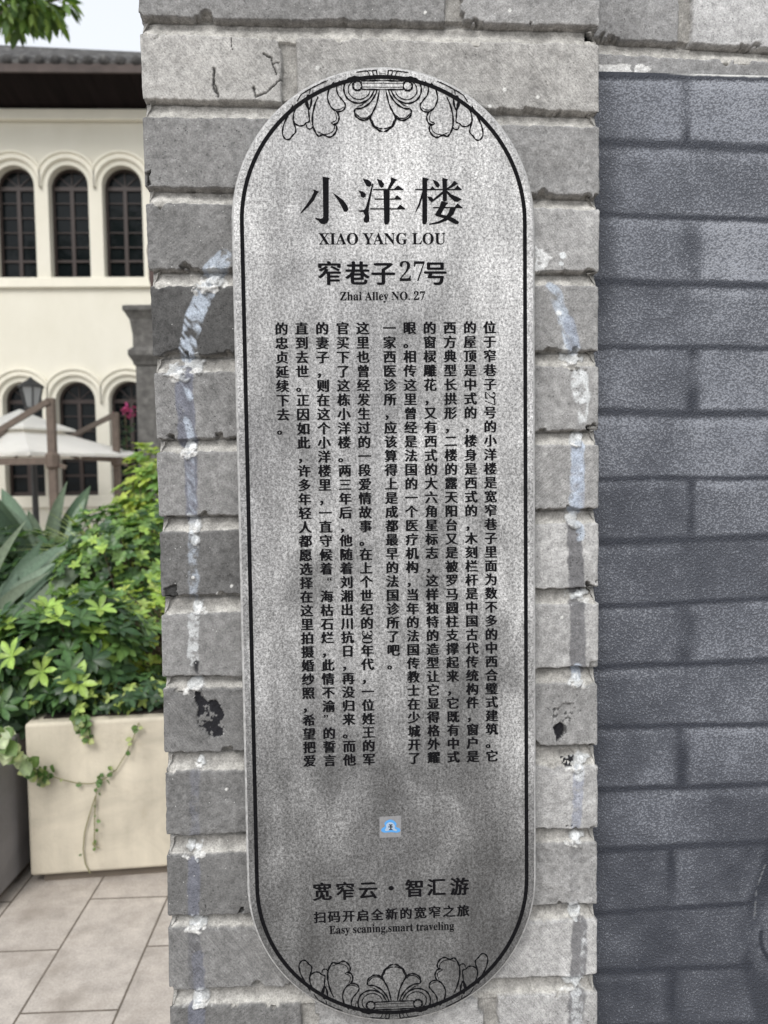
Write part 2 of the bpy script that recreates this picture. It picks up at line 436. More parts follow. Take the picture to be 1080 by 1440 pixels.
    # translucent filler squeezed into the joints
    cl = (0.47, 0.49, 0.50)
    for n_, (x, y, rx) in enumerate(((308,388,14),(293,398,16),(268,512,15),(252,522,10),(267,628,9),(272,737,9),(274,760,6),(276,853,9),(274,963,12),(277,1072,10),(276,1193,12),(276,1298,12),(281,1404,13),
                     (803,505,13),(812,615,10),(806,729,11),(812,836,11),(808,955,12),(815,1070,9),(808,1178,10),(812,1282,12),(811,1384,13))):
        blob((x+(n_*7%5)-2, y), rx*(0.85+0.09*(n_*3%5)), 11, cl, 0.0050, 0.62, seed=60+n_); blob((x-5+(n_*5%9), y+9), rx*1.15, 5, (0.58,0.58,0.565), 0.001, 0.85, seed=90+n_, thr=0.46); blob((x+3, y-1), rx*0.6, 5, (0.66,0.68,0.69), 0.001, 0.7, seed=130+n_, thr=0.53)
    # black flaked patches
    def flake(poly, dark, thr, seed, carve):
        nonlocal tint, h, aux
        pp = [PX(*c) for c in poly]
        m = in_poly(U+(med-0.5)*0.016, Z+(fbm(U, Z, 45, seed+1, 4)-0.5)*0.016, pp)*front_m
        n = 0.6*fbm(U, Z, 95, seed, 3, 0.5)+0.4*fbm(U, Z, 300, seed+3, 2); mm = m*sstep(thr-0.02, thr+0.02, n)
        tint = tint*(1-mm[..., None]) + np.array(dark)*mm[..., None]; h = h - m*carve*(0.4+n); aux = aux*(1-mm[..., None])
    flake([(274,975),(288,978),(292,990),(304,985),(312,993),(312,1012),(318,1025),(312,1038),(296,1036),(282,1022),(274,1008)], BK, 0.45, 700, 0.002)
    flake([(272,972),(284,976),(284,1006),(275,1008)], BK, 0.30, 710, 0.001); flake([(294,984),(312,990),(308,1000),(296,998)], BK, 0.2, 720, 0.001)
    flake([(774,996),(806,992),(806,1012),(800,1030),(788,1040),(778,1024)], (0.07,0.07,0.07), 0.55, 730, 0.0035)
    flake([(778,1026),(788,1014),(797,1018),(793,1034),(784,1040)], BK, 0.22, 740, 0.005)
    flake([(792,1056),(806,1050),(816,1060),(812,1074),(792,1076)], BK, 0.52, 750, 0.004)
    flake([(340,1276),(343,1272),(346,1280),(342,1286),(337,1288)], (0.03,0.03,0.03), 0.2, 760, 0.004)
    flake([(824,38),(842,38),(841,52),(826,50)], (0.02,0.02,0.02), 0.1, 770, 0.010)
    flake([(206,246),(216,244),(216,262),(206,266)], (0.05,0.05,0.05), 0.3, 780, 0.006)
    flake([(228,830),(246,826),(250,842),(230,846)], (0.05,0.05,0.05), 0.3, 790, 0.005)
    # cracks in the pale brick
    def crack(pts, wpx):
        nonlocal tint, h
        d = line_dist(U+(fine-0.5)*0.005, Z+(med-0.5)*0.006, [PX(*c) for c in pts])
        m = sstep(wpx*0.00096, 0.0002, d)*front_m
        tint = tint*(1-0.9*m[..., None]); h = h - m*0.003
    crack([(306,98),(304,112),(308,122),(311,136)], 2.2); crack([(306,112),(303,118),(308,130)], 2.0)
    crack([(374,72),(386,80),(390,96),(392,104)], 1.5); crack([(388,88),(397,87)], 1.0); crack([(360,122),(364,136),(378,130),(392,118),(398,110)], 1.6)
    crack([(330,50),(332,68)], 0.9)
    # position
    bx, by, nx, ny = pts.T
    P = np.stack([bx[None, :] + nx[None, :]*h, by[None, :] + ny[None, :]*h, Z], -1)
    P[..., 0] += np.interp(Z, [0.78, 1.46, 2.03], [-0.0035, 0.0015, -0.0055])*(1-np.clip((U-XL)/(XR-XL), 0, 1))   # the left arris is not plumb
    one = np.ones(Z.shape+(1,))
    me = grid_mesh('brick_pillar', P, {'tint': np.concatenate([tint, one], -1), 'aux': np.concatenate([aux, one], -1)})
    o = link('brick_pillar', me, BRICK)
    tag(o, 'weathered pale grey brick pillar carrying the rounded sign panel', 'pillar')
    c = MB().box((XL-0.03, -0.03, 3.0), (XR+0.03, 0.45, 3.06)).build('coping', simple('coping_stone', (0.22,0.22,0.21), 0.9), o, 0.008)
    return o
PILLAR = build_pillar()

# ------------------------------------------------------------------ wall beside the pillar: bricks above, painted render below
WY = 0.07
def build_side_wall():
    root = empty('painted_wall', (XR, WY, 0))
    tag(root, 'wall set back beside the pillar, painted dark with blue grey mock bricks below real ones', 'wall')
    inv = np.array([XR, WY, 0])
    W = lambda x, y: at(x, y, Y=WY)[[0, 2]]
    x1 = XR+1.6
    xs = np.concatenate([np.arange(XR-0.03, XR+0.42, 0.0016), np.arange(XR+0.42, x1, 0.01)])
    ztop = W(940, 108)[1]
    zs = np.concatenate([np.arange(ztop-0.03, 2.2, 0.0016), np.arange(2.2, 3.0, 0.01)])
    U, Z = np.meshgrid(xs, zs)
    zl0, zl1, zr0, zr1 = W(845,54)[1], W(845,76)[1], W(1075,68)[1], W(1075,84)[1]
    # express the joint at XL..XR reference used by brickwork
    sx = (W(1075,60)[0]-W(845,60)[0]); e = lambda a, b, x: a+(b-a)*(x-W(845,60)[0])/sx
    j0 = (e(zl0,zr0,XL), e(zl1,zr1,XL), e(zl0,zr0,XR), e(zl1,zr1,XR))
    joints = [tuple(v+0.1085*k for v in j0) for k in range(8, 0, -1)] + [j0]
    vj = {'default': [[XR+0.02+0.3*k for k in range(6)], [XR+0.16+0.3*k for k in range(6)]]}
    vj[7] = [XR-0.25, W(964,30)[0], W(964,30)[0]+0.31, W(964,30)[0]+0.6]; vj[8] = [XR-0.2, XR+0.5, XR+0.9]
    T = {(7,1): tuple(np.array(lin(140)[:3])*0.85), (7,2): tuple(np.array(lin(182)[:3])*0.85), (8,1): tuple(np.array(lin(146)[:3])*0.85)}
    h, tint, aux, kk, vp = brickwork(U, Z, U, joints, vj, T, 37, {(7,1): 0.9, (7,2): 0.1, (8,1): 0.8})
    fine = fbm(U, Z, 120, 801, 4)
    pp = [W(838,90), W(900,89), W(916,98), W(908,106), W(838,108)]
    m = in_poly(U+(fine-0.5)*0.01, Z+(fbm(U, Z, 50, 803, 3)-0.5)*0.008, pp)*sstep(0.3, 0.4, fine)
    tint = tint*(1-0.85*m[..., None]) + np.array((0.68,0.68,0.67))*0.85*m[..., None]
    one = np.ones(Z.shape+(1,))
    P = np.stack([U, WY-h, Z], -1)-inv
    link('upper_brickwork', grid_mesh('upper_brickwork', P, {'tint': np.concatenate([tint, one], -1), 'aux': np.concatenate([aux, one], -1)}), BRICK, root)
    # core behind
    MB().box((XR-0.03-XR, 0.02, 0), (x1-XR, 0.3, 3.0)).build('wall_core', simple('core_brick', (0.2,0.2,0.19), 0.9), root)
    MB().box((0.035, -0.03, 3.0), (x1-XR+0.03, 0.33, 3.06)).build('coping', simple('coping_stone_b', (0.22,0.22,0.21), 0.9), root, 0.008)
    # mural panel
    xs = np.concatenate([np.arange(XR-0.03, XR+0.42, 0.0017), np.arange(XR+0.42, x1, 0.006)])
    zt = lambda x: ztop + (W(1075,112.5)[1]-W(850,106.5)[1])/(W(1075,110)[0]-W(850,110)[0])*(x-W(960,108)[0])
    tz = np.concatenate([np.arange(0, 0.66, 0.006), np.arange(0.66, ztop, 0.0017), [ztop]])
    U, T_ = np.meshgrid(xs, tz); Z = T_/ztop*zt(U)
    wob = (fbm(U, Z, 14, 821, 3)-0.5)*0.008
    fine = fbm(U, Z, 110, 822, 3)
    L = [(113,116,9),(205,213,14),(306,314,9),(400,404,12),(490,492,9),(580,583,13),(673,671,8),(761,753,12),(851,840,9),(934,925,11),(1019,1014,9),(1105,1098,10),(1189,1180,12),(1276,1262,9),(1358,1350,12),(1438,1431,14)]
    VJ = {0:955,1:700,2:965,3:700,4:967,5:900-260,6:968,7:700,8:960,9:640,10:957,11:700,12:943,13:660,14:950}
    xa, xb = W(850,700)[0], W(1075,700)[0]
    lines = [(W(850,a)[1], W(1075,b)[1], wpx*0.001/2) for a, b, wpx in L]
    for k in range(1, 9): a, b, wd = lines[15]; lines.append((a-0.0915*k, b-0.0915*k, wd))
    v = np.zeros(Z.shape); dark = np.zeros(Z.shape)
    zc = [a+(b-a)*(U-xa)/(xb-xa) for a, b, _ in lines]
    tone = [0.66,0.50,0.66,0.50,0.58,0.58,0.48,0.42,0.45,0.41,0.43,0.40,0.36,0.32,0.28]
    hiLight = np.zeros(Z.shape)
    for i, (a, b, wd) in enumerate(lines):
        dd = Z-zc[i]+wob*0.5
        dark = np.maximum(dark, sstep(wd*1.5, wd*0.3, np.abs(dd)+(fine-0.5)*0.003)*(0.8+0.2*fbm(U, Z, 12, 880+i, 2)))
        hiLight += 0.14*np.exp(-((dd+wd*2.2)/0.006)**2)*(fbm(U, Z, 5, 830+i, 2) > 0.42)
        nxt = zc[i+1] if i+1 < len(lines) else np.full(Z.shape, -9.0)
        band = (Z < zc[i]) & (Z >= nxt)
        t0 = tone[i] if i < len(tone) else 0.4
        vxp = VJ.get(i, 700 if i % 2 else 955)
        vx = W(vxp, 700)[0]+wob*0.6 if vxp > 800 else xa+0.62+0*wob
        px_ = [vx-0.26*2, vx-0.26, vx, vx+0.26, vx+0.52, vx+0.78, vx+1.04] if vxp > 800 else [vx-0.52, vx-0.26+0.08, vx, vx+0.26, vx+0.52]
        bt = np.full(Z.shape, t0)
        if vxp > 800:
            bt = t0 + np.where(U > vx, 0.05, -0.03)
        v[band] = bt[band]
        for q in ([vx, vx+0.30, vx+0.6, vx+0.9, vx+1.2] if vxp > 800 else [vx-0.17, vx+0.13, vx+0.43, vx+0.73]):
            if vxp <= 800 and np.mean(q) < xb+0.02: continue
            ww = 0.0045 + 0.003*(i % 3)
            fade = sstep(0.25, 0.55, fbm(U, Z, 16, 860+i, 3))
            dv = sstep(ww*2.4, ww*0.2, np.abs(U-q+wob*0.9)+(fine-0.5)*0.004)*band*(0.35+0.65*fade)
            dark = np.maximum(dark, dv*0.95)
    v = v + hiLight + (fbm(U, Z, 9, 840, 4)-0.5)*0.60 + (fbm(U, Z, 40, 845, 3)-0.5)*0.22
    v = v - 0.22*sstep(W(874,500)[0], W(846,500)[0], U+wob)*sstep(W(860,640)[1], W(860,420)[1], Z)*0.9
    v = v*(1-dark) + 0.02*dark
    # lower right: dark painted figure edge with a pale contour and a worn round form
    pl = [W(1100,1110), W(1080,1132), W(1066,1180), W(1052,1235), W(1040,1262), W(1046,1310), W(1030,1350), W(1060,1450), W(1110,1450)]
    pl += [W(1350,1450), W(1350,1110)]
    d_in = in_poly(U+wob, Z+wob, pl)
    soft = np.zeros(Z.shape); 
    soft[d_in] = 1.0
    dl = line_dist(U, Z, pl[:8]); soft = np.where(d_in, sstep(-0.002, 0.012, dl), 0)
    v = v*(1-0.95*soft) + 0.03*0.95*soft
    br = [W(948,1362), W(1350,1345), W(1350,1440), W(940,1440)]
    sb = in_poly(U+wob, Z+wob, br)*1.0; v = v*(1-0.55*sb) + 0.14*0.55*sb
    cx, cz = W(1095,1310); rad = np.hypot(U-cx, (Z-cz)*0.8)
    ring = sstep(0.062, 0.045, rad+(fine-0.5)*0.03); v = v*(1-ring)+ (0.20+0.5*(fine-0.3))*ring
    din = sstep(0.034, 0.031, rad); v = v*(1-din)+0.36*din
    rl = sstep(0.005, 0.0015, np.abs(rad-0.034))*(U < cx+0.01)*(Z < cz+0.01); v = v*(1-rl)
    d = line_dist(U, Z, [W(1082,1188), W(1068,1215), W(1058,1245), W(1055,1282)]); m = sstep(0.0018, 0.0004, d)
    pale = 0.40*m*sstep(0.3, 0.5, fine)
    edge = 0.8*sstep(0.0045, 0.001, zt(U)-Z+(fine-0.5)*0.004)*sstep(W(930,100)[0], W(985,100)[0], U+(fine-0.5)*0.03)
    v = np.clip(v, 0, 1)
    hh = 0.012 + (fbm(U, Z, 30, 870, 3)-0.5)*0.0012 - 0.003*sstep(0.006, 0.0, zt(U)-Z)
    P = np.stack([U, WY-hh, Z], -1)-inv
    col = np.stack([v, pale, edge, np.ones(Z.shape)], -1)
    # top return of the render coat
    m = NT('mural_paint')
    a = m.attr('paint'); sp = m.n('ShaderNodeSeparateColor'); m.l(a, sp.inputs[0])
    n1 = m.noise(260, 2, 0.55); vr = m.vor(410, m.map((1,1,1)), 'SMOOTH_F1')
    st = m.math('ADD', m.math('MULTIPLY', n1, 0.45), m.math('SUBTRACT', 0.75, vr))
    # raised stipple takes the pale paint first: the dots grow and merge where the tone is high
    k = m.math('SUBTRACT', m.math('ADD', m.math('MULTIPLY', sp.outputs[0], 0.62), m.math('ADD', 0.03, m.math('MULTIPLY', m.math('SUBTRACT', n1, 0.5), 0.5))), vr)
    dot = m.rampv(m.math('ADD', k, 0.5), [(0.36, 0.0), (0.66, 1.0)])
    light = m.ramp(m.noise(7, 4), [(0.3, (0.20, 0.215, 0.25)), (0.7, (0.265, 0.278, 0.305))])
    c = m.mix((0.016, 0.019, 0.028, 1), light, dot)
    c = m.mix(c, m.mix((0.020,0.024,0.034,1), (0.25,0.265,0.30,1), sp.outputs[0]), 0.50)
    c = m.mix(c, (0.30,0.31,0.32,1), sp.outputs[1]); c = m.mix(c, (0.62,0.62,0.60,1), sp.outputs[2])
    m.set(Base_Color=c, Roughness=0.62); m.b.inputs['Specular IOR Level'].default_value = 0.35
    m.bump(st, 0.75, 0.0024)
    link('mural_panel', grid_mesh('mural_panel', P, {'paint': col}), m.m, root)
    return root
build_side_wall()

# ------------------------------------------------------------------ the sign panel
FY = -0.026
PF = lambda x, y: tuple(at(x, y, Y=FY)[[0, 2]])
def build_sign():
    xl, xr = PF(325.6, 345)[0], PF(752.9, 345)[0]
    zt, zb = PF(540, 92.5)[1], PF(549, 1437.5)[1]
    cx = (xl+xr)/2; r = (xr-xl)/2
    root = empty('sign_panel', (cx, FY, zb))
    tag(root, 'tall grey stone look sign with rounded ends and black Chinese lettering on brick pillar', 'sign')
    org = np.array([cx, FY, zb])
    def stadium(inset, n=64):
        rr = r-inset; out = []
        for k in range(n+1): a = pi*k/n; out.append((cx+rr*cos(a), zt-r+rr*sin(a)))
        for k in range(n+1): a = pi+pi*k/n; out.append((cx+rr*cos(a), zb+r+rr*sin(a)))
        return out
    # plate
    prof = [(0.003, 0.022), (0.001, 0.020), (0.0, 0.018), (0.0, 0.0048), (0.0006, 0.0026), (0.0018, 0.0011), (0.0034, 0.0003), (0.0052, 0.0)]
    V = []; Fc = []
    for ins, y in prof: V += [(x-cx, y, z-zb) for x, z in stadium(ins)]
    n = len(stadium(0))
    band = lambda i: [(i*n+k, i*n+(k+1) % n, (i+1)*n+(k+1) % n, (i+1)*n+k) for k in range(n)]
    RIM = (3, 4, 5)
    for i in range(len(prof)-1):
        if i not in RIM: Fc += band(i)
    rv = [(a_, b_, c_) for a_, b_, c_ in V[3*n:7*n]]; rf_ = [tuple(j-3*n for j in q) for i in RIM for q in band(i)]
    link('bevelled_rim', poly_mesh('bevelled_rim', rv, rf_, smooth=True), simple('rim_highlight_tone', (0.35,0.35,0.347), 0.55, 0.35, 160, 0.001), root)  # edge highlight put into the colour: rim paler than the face
    Fc += [tuple((len(prof)-1)*n+k for k in range(n)), tuple(range(n))[::-1]]
    m = NT('stone_look_panel')
    g = m.noise(400, 3, 0.75); g1 = m.noise(240, 3, 0.6, m.map((1, 1, 0.8), (0,0,0), (2,1,4)))
    speck = m.rampv(m.math('ADD', m.math('MULTIPLY', g, 0.62), m.math('MULTIPLY', g1, 0.38)), [(0.40, 0.34), (0.5, 0.95), (0.60, 1.68)])
    st = m.noise(1.0, 4, 0.6, m.map((55, 55, 9)));
    st2 = m.noise(1.0, 3, 0.6, m.map((14, 14, 2.2), (0,0,0), (3,2,1)))
    blot = m.noise(9, 6, 0.62, m.map((1,1,0.75), (0,0,0), (5.3,2,1.7)), 0.4)
    big = m.noise(2.6, 3, 0.5, m.map((1.6,1,0.8), (0,0,0), (1.2,0.4,3.3)))
    base = m.ramp(big, [(0.36, (0.21,0.21,0.212)), (0.62, (0.37,0.37,0.368))])
    base = m.mix(base, m.rampv(blot, [(0.28, 0.62), (0.5, 1.0), (0.72, 1.32)]), 1.0, 'MULTIPLY')
    base = m.mix(base, m.rampv(st, [(0.3, 0.82), (0.7, 1.18)]), 1.0, 'MULTIPLY')
    base = m.mix(base, m.rampv(st2, [(0.3, 0.86), (0.7, 1.12)]), 1.0, 'MULTIPLY')
    # tone runs from pale at the top to dark at the bottom, clouded by noise
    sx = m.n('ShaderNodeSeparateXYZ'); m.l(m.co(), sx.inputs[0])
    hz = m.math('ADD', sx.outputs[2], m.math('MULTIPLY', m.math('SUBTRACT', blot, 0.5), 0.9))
    vgrad = m.rampv(m.math('DIVIDE', hz, 1.27), [(0.0, 0.29), (0.24, 0.42), (0.50, 0.86), (0.84, 1.22)])
    base = m.mix(base, vgrad, 1.0, 'MULTIPLY')
    base = m.mix(base, speck, 0.92, 'MULTIPLY')
    ck = m.n('ShaderNodeTexVoronoi'); ck.feature = 'DISTANCE_TO_EDGE'; ck.inputs['Scale'].default_value = 26
    wn = m.n('ShaderNodeTexNoise'); wn.inputs['Scale'].default_value = 30; wn.inputs['Detail'].default_value = 4; m.l(m.co(), wn.inputs['Vector'])
    wv = m.n('ShaderNodeVectorMath', operation='MULTIPLY_ADD'); wv.inputs[1].default_value = (0.06,)*3; m.l(wn.outputs['Color'], wv.inputs[0]); m.l(m.co(), wv.inputs[2]); m.l(wv.outputs[0], ck.inputs['Vector'])
    ckm = m.math('MULTIPLY', m.rampv(ck.outputs['Distance'], [(0.0, 1.0), (0.02, 0.0)]), m.rampv(m.noise(11, 3), [(0.5, 0.0), (0.62, 0.55)]))
    base = m.mix(base, (0.09,0.09,0.09,1), ckm)
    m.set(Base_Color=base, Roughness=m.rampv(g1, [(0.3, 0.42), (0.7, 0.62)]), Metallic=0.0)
    m.bump(m.math('ADD', g, m.math('MULTIPLY', g1, 0.6)), 0.55, 0.0012)
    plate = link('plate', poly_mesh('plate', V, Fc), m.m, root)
    # paint
    k = NT('black_lettering_paint'); k.set(Base_Color=k.ramp(k.noise(300, 3), [(0.3, (0.003,0.003,0.004)), (0.72, (0.009,0.009,0.010))]), Roughness=0.7); k.b.inputs['Specular IOR Level'].default_value = 0.05; INK = k.m
    def to_local(pts, lift): return [(x-cx, -lift, z-zb) for x, z in pts]
    # border line
    a, b = stadium(0.0112), stadium(0.0163)
    n = len(a); V = to_local(a, 0.00025)+to_local(b, 0.00025)
    me = poly_mesh('border_line', V, [(i, (i+1) % n, n+(i+1) % n, n+i) for i in range(n)]); link('border_line', me, INK, root)
    # ornament, traced as strokes (crop units of 6.353 per photo pixel from (380, 80)), mirrored about x = 540
    S = [([(215,430),(172,520),(132,610),(122,690),(150,735),(185,735),(212,702),(240,670),(235,625),(218,575),(222,510),(245,450),(305,385)],7),
     ([(222,572),(240,600),(275,617),(310,612),(333,590),(362,575),(358,520),(350,440),(335,360)],7),
     ([(335,605),(345,638),(375,643),(395,620),(385,600)],6),
     ([(340,355),(333,420),(355,465),(375,430),(380,365),(360,345),(340,355)],9),
     ([(440,355),(410,430),(390,530),(395,620),(420,680),(445,708),(470,700),(495,698),(535,717),(575,702),(605,655),(600,615),(578,602),(610,592),(627,550),(620,510),(600,490)],8),
     ([(430,672),(460,680),(480,690),(520,690),(560,675),(580,650),(585,612),(556,590),(590,575),(605,545),(588,490)],4),
     ([(580,225),(538,290),(525,370),(550,440),(590,480),(640,488),(675,465),(682,425),(655,385),(620,340),(605,280),(630,210)],7),
     ([(545,432),(580,466),(630,470),(670,448)],4),
     ([(832,215),(810,188),(775,178),(735,186),(695,208),(672,260),(672,310),(700,370),(760,408),(830,410),(900,370),(942,300)],8),
     ([(752,222),(728,238),(710,275),(715,325),(760,370),(820,380),(880,350),(905,303)],5),
     ([(830,255),(826,280),(808,296),(785,299),(762,288),(750,262),(756,236),(775,220),(798,216),(820,228),(830,255)],9),
     ([(828,213),(900,214),(1016,210)],7),([(835,236),(1016,236)],5),([(835,268),(1016,272)],5),([(828,290),(900,292),(1016,293)],7),
     ([(965,298),(945,350),(895,418),(830,458),(775,465),(765,495),(780,535),(830,565),(875,560),(905,532),(930,490),(962,420),(988,300)],8),
     ([(772,500),(815,542),(870,546),(900,522)],5),
     ([(930,500),(905,550),(930,610),(980,656),(1016,668)],9),([(918,560),(945,618),(985,638),(1016,642)],6),
     ([(935,305),(905,360),(870,400),(830,430),(790,445)],4),
     ([(770,92),(830,102),(885,135),(912,205)],5),([(830,78),(880,98),(918,130)],5),
     ([(918,92),(945,205)],6),([(918,92),(950,86),(975,208)],6),([(935,150),(958,205)],5),([(1040,150),(1016,150)],3),([(990,130),(988,205)],4),
     ([(378,232),(300,322),(250,400)],5),([(352,240),(288,318)],4),([(420,200),(378,268),(362,330)],5),([(405,215),(380,255)],5),([(505,155),(445,205),(415,255)],5),([(395,290),(390,340)],4),
     ([(660,205),(645,260),(655,310)],3),([(200,470),(170,540)],3)]
    def smooth(pts):
        if len(pts) < 3: return [np.array(p, float) for p in pts]
        P = [np.array(p, float) for p in pts]; out = []
        closed = np.allclose(P[0], P[-1])
        for i in range(len(P)-1):
            p0 = P[i-1] if i > 0 else (P[-2] if closed else P[0]*2-P[1]); p1 = P[i]; p2 = P[i+1]
            p3 = P[i+2] if i+2 < len(P) else (P[1] if closed else P[-1]*2-P[-2])
            for t in np.linspace(0, 1, 7)[:-1]:
                out.append(0.5*((2*p1)+(-p0+p2)*t+(2*p0-5*p1+4*p2-p3)*t*t+(-p0+3*p1-3*p2+p3)*t**3))
        out.append(P[-1]); return out
    axx = PF(540, 130)[0]
    for flip in (False, True):
        V = []; Fc = []; lift = 0.0003
        for pts, wd in S:
            for mir in (1, -1):
                q = smooth(pts); q = [np.array(PF(380+p[0]/6.353, 80+p[1]/6.353)) for p in q]
                q = [np.array([mir*(p[0]-axx)+cx, p[1]]) for p in q]
                cc = np.array([cx, zt-r])      # keep every stroke on the plate
                q = [cc+(p-cc)*min(1.0, (r-0.0055)/max(np.linalg.norm(p-cc), 1e-6)) if p[1] > zt-r else p for p in q]
                if flip: q = [np.array([p[0], zt+zb-p[1]]) for p in q]
                lift += 0.000004
                hw = wd/6.353*0.00094/2*1.6
                n0 = len(V); N = len(q)
                for i, p in enumerate(q):
                    t = q[min(i+1, N-1)]-q[max(i-1, 0)]; t = t/max(np.linalg.norm(t), 1e-9); nn = np.array([-t[1], t[0]])
                    ww = hw*(0.75+0.5*min(1, min(i, N-1-i)/4.0)) * (0.9+0.25*sin(i*0.9+wd))
                    V += to_local([p+nn*ww, p-nn*ww], lift)
                Fc += [(n0+2*i, n0+2*i+1, n0+2*i+3, n0+2*i+2) for i in range(N-1)]
        o = link('ornament', poly_mesh('ornament', V, Fc), INK, root)
        o['label'] = 'scrolled palmette line ornament at the %s end of the sign' % ('lower' if flip else 'upper')
    # ---- lettering
    cache = {}
    def glyph(s, off=0.0):
        if (s, off) in cache: return cache[(s, off)]
        c = bpy.data.curves.new('glyph', 'FONT'); c.body = s; c.offset = off; c.resolution_u = 3
        o = bpy.data.objects.new('glyph', c); COL.objects.link(o)
        me = o.to_mesh()
        v = np.array([p.co[:2] for p in me.vertices]).reshape(-1, 2); f = [tuple(p.vertices) for p in me.polygons]
        o.to_mesh_clear(); bpy.data.objects.remove(o); bpy.data.curves.remove(c)
        cache[(s, off)] = (v, f); return v, f
    class Ink:
        def __init__(s): s.V = []; s.F = []; s.k = 0
        def put(s, v, f, lift=0.0003):
            s.k += 1; n = len(s.V); s.V += to_local(v, lift+s.k*0.0000025); s.F += [tuple(i+n for i in q) for q in f]
        def han(s, ch, c, em, rot=0, off=-0.010, sh=0.016):
            v, f = glyph(ch, off)
            for dx, dz in ((-sh, 0), (-sh*0.35, 0.016), (sh*0.35, -0.016), (sh, 0)):
                p = (v+np.array([dx, dz])-np.array([0.5, 0.373]))*em
                if rot: p = np.stack([p[:, 1], -p[:, 0]], 1)
                s.put(p+np.array(c), f)
        def latin(s, txt, x0, x1, zc, off=0.0, capz=None):
            v, f = glyph(txt, off); a, b = v.min(0), v.max(0)
            sc = (x1-x0)/(b[0]-a[0]); scz = sc if capz is None else capz/0.70
            p = np.stack([x0+(v[:, 0]-a[0])*sc, zc+v[:, 1]*scz], 1); s.put(p, f)
        def done(s, name): return link(name, poly_mesh(name, s.V, s.F), INK, root)
    bold = lambda t: ''.join(chr(0x1D400+ord(c)-65) if 'A' <= c <= 'Z' else chr(0x1D41A+ord(c)-97) if 'a' <= c <= 'z' else chr(0x1D7CE+ord(c)-48) if c.isdigit() else c for c in t)
    # title, drawn stroke by stroke (units of 4.5 per photo pixel from (420, 240))
    G = ["150,38 197,45 190,58 190,310 182,330 160,340 140,335 125,318 104,306 106,298 140,304 152,300 155,290 152,60",
     "92,118 130,133 118,145 95,190 60,230 15,272 12,265 50,215 80,170 96,135",
     "215,140 245,158 285,190 310,225 315,248 302,262 286,258 275,235 250,190",
     "405,50 440,58 460,74 463,92 449,103 430,98 418,78","378,125 408,133 425,147 425,164 409,172 394,165 390,145",
     "466,80 474,84 462,140 447,220 442,260 448,300 446,322 430,331 414,325 410,310 420,285 408,262 380,259 380,252 413,248 424,235 440,180 455,120",
     "493,50 525,63 541,84 536,105 520,109 509,92","585,42 626,58 612,67 582,112 570,117 563,112 582,70",
     "470,116 602,116 628,93 664,119 664,124 470,124","480,176 605,176 622,155 650,178 650,184 480,184","452,238 622,238 642,214 674,240 674,246 452,246",
     "536,118 576,118 576,318 566,338 548,343 540,330 540,300",
     "783,42 826,52 813,65 813,320 805,338 790,341 782,330 782,60","738,116 832,116 846,98 866,119 866,124 738,124",
     "784,124 784,166 766,225 738,270 740,255 760,205 776,150","814,163 845,168 852,184 838,196 824,186",
     "847,56 880,70 894,92 883,109 867,100","984,64 1008,82 972,106 940,119 934,114 962,92","908,44 946,55 938,66 938,188 925,196 912,190",
     "860,116 986,116 1004,92 1032,119 1032,124 860,124","918,124 918,142 880,176 838,202 836,196 874,160","937,124 965,149 1020,174 1032,181 1006,198 985,195 955,166 937,142",
     "850,230 986,230 1004,207 1036,232 1036,238 850,238",
     "903,192 946,204 932,220 900,277 935,284 980,300 1015,324 1010,338 990,338 945,313 900,296 868,286 862,278 888,235",
     "958,236 996,236 980,276 936,316 886,336 825,343 825,336 880,322 924,300 948,265"]
    from mathutils.geometry import tessellate_polygon
    ink = Ink()
    for s in G:
        p = [tuple(map(float, q.split(','))) for q in s.split()]
        pts = [PF(420+a/4.5, 240+b/4.5) for a, b in p]
        tri = tessellate_polygon([[Vector((x, z, 0)) for x, z in pts]])
        ink.put(np.array(pts), [tuple(t) for t in tri])
    ink.done('title_lettering')
    mm = at(541, 700, Y=FY)[0]-at(540, 700, Y=FY)[0]
    ink = Ink(); ink.latin(bold('XIAO YANG LOU'), PF(448, 335)[0], PF(626.5, 335)[0], PF(540, 343.6)[1], 0.004, 15.6*mm); ink.done('romanised_title_lettering')
    ink = Ink()
    for ch, x, y in (('窄',195,650),('巷',372,650),('子',535,650),('号',865,650)): ink.han(ch, PF(420+x/4.5, 240+y/4.5), 34*mm, 0, 0.0, 0.034)
    ink.latin(bold('2'), PF(557.5,0)[0], PF(573.5,0)[0], PF(565,395.5)[1], -0.008, 27*mm); ink.latin(bold('7'), PF(578,0)[0], PF(593.5,0)[0], PF(586,395.5)[1], -0.008, 27*mm)
    ink.done('address_lettering')
    ink = Ink(); ink.latin(bold('Zhai Alley NO. 27'), PF(478, 417)[0], PF(598, 417)[0], PF(540, 422)[1], 0.008, 11.5*mm); ink.done('romanised_address_lettering')
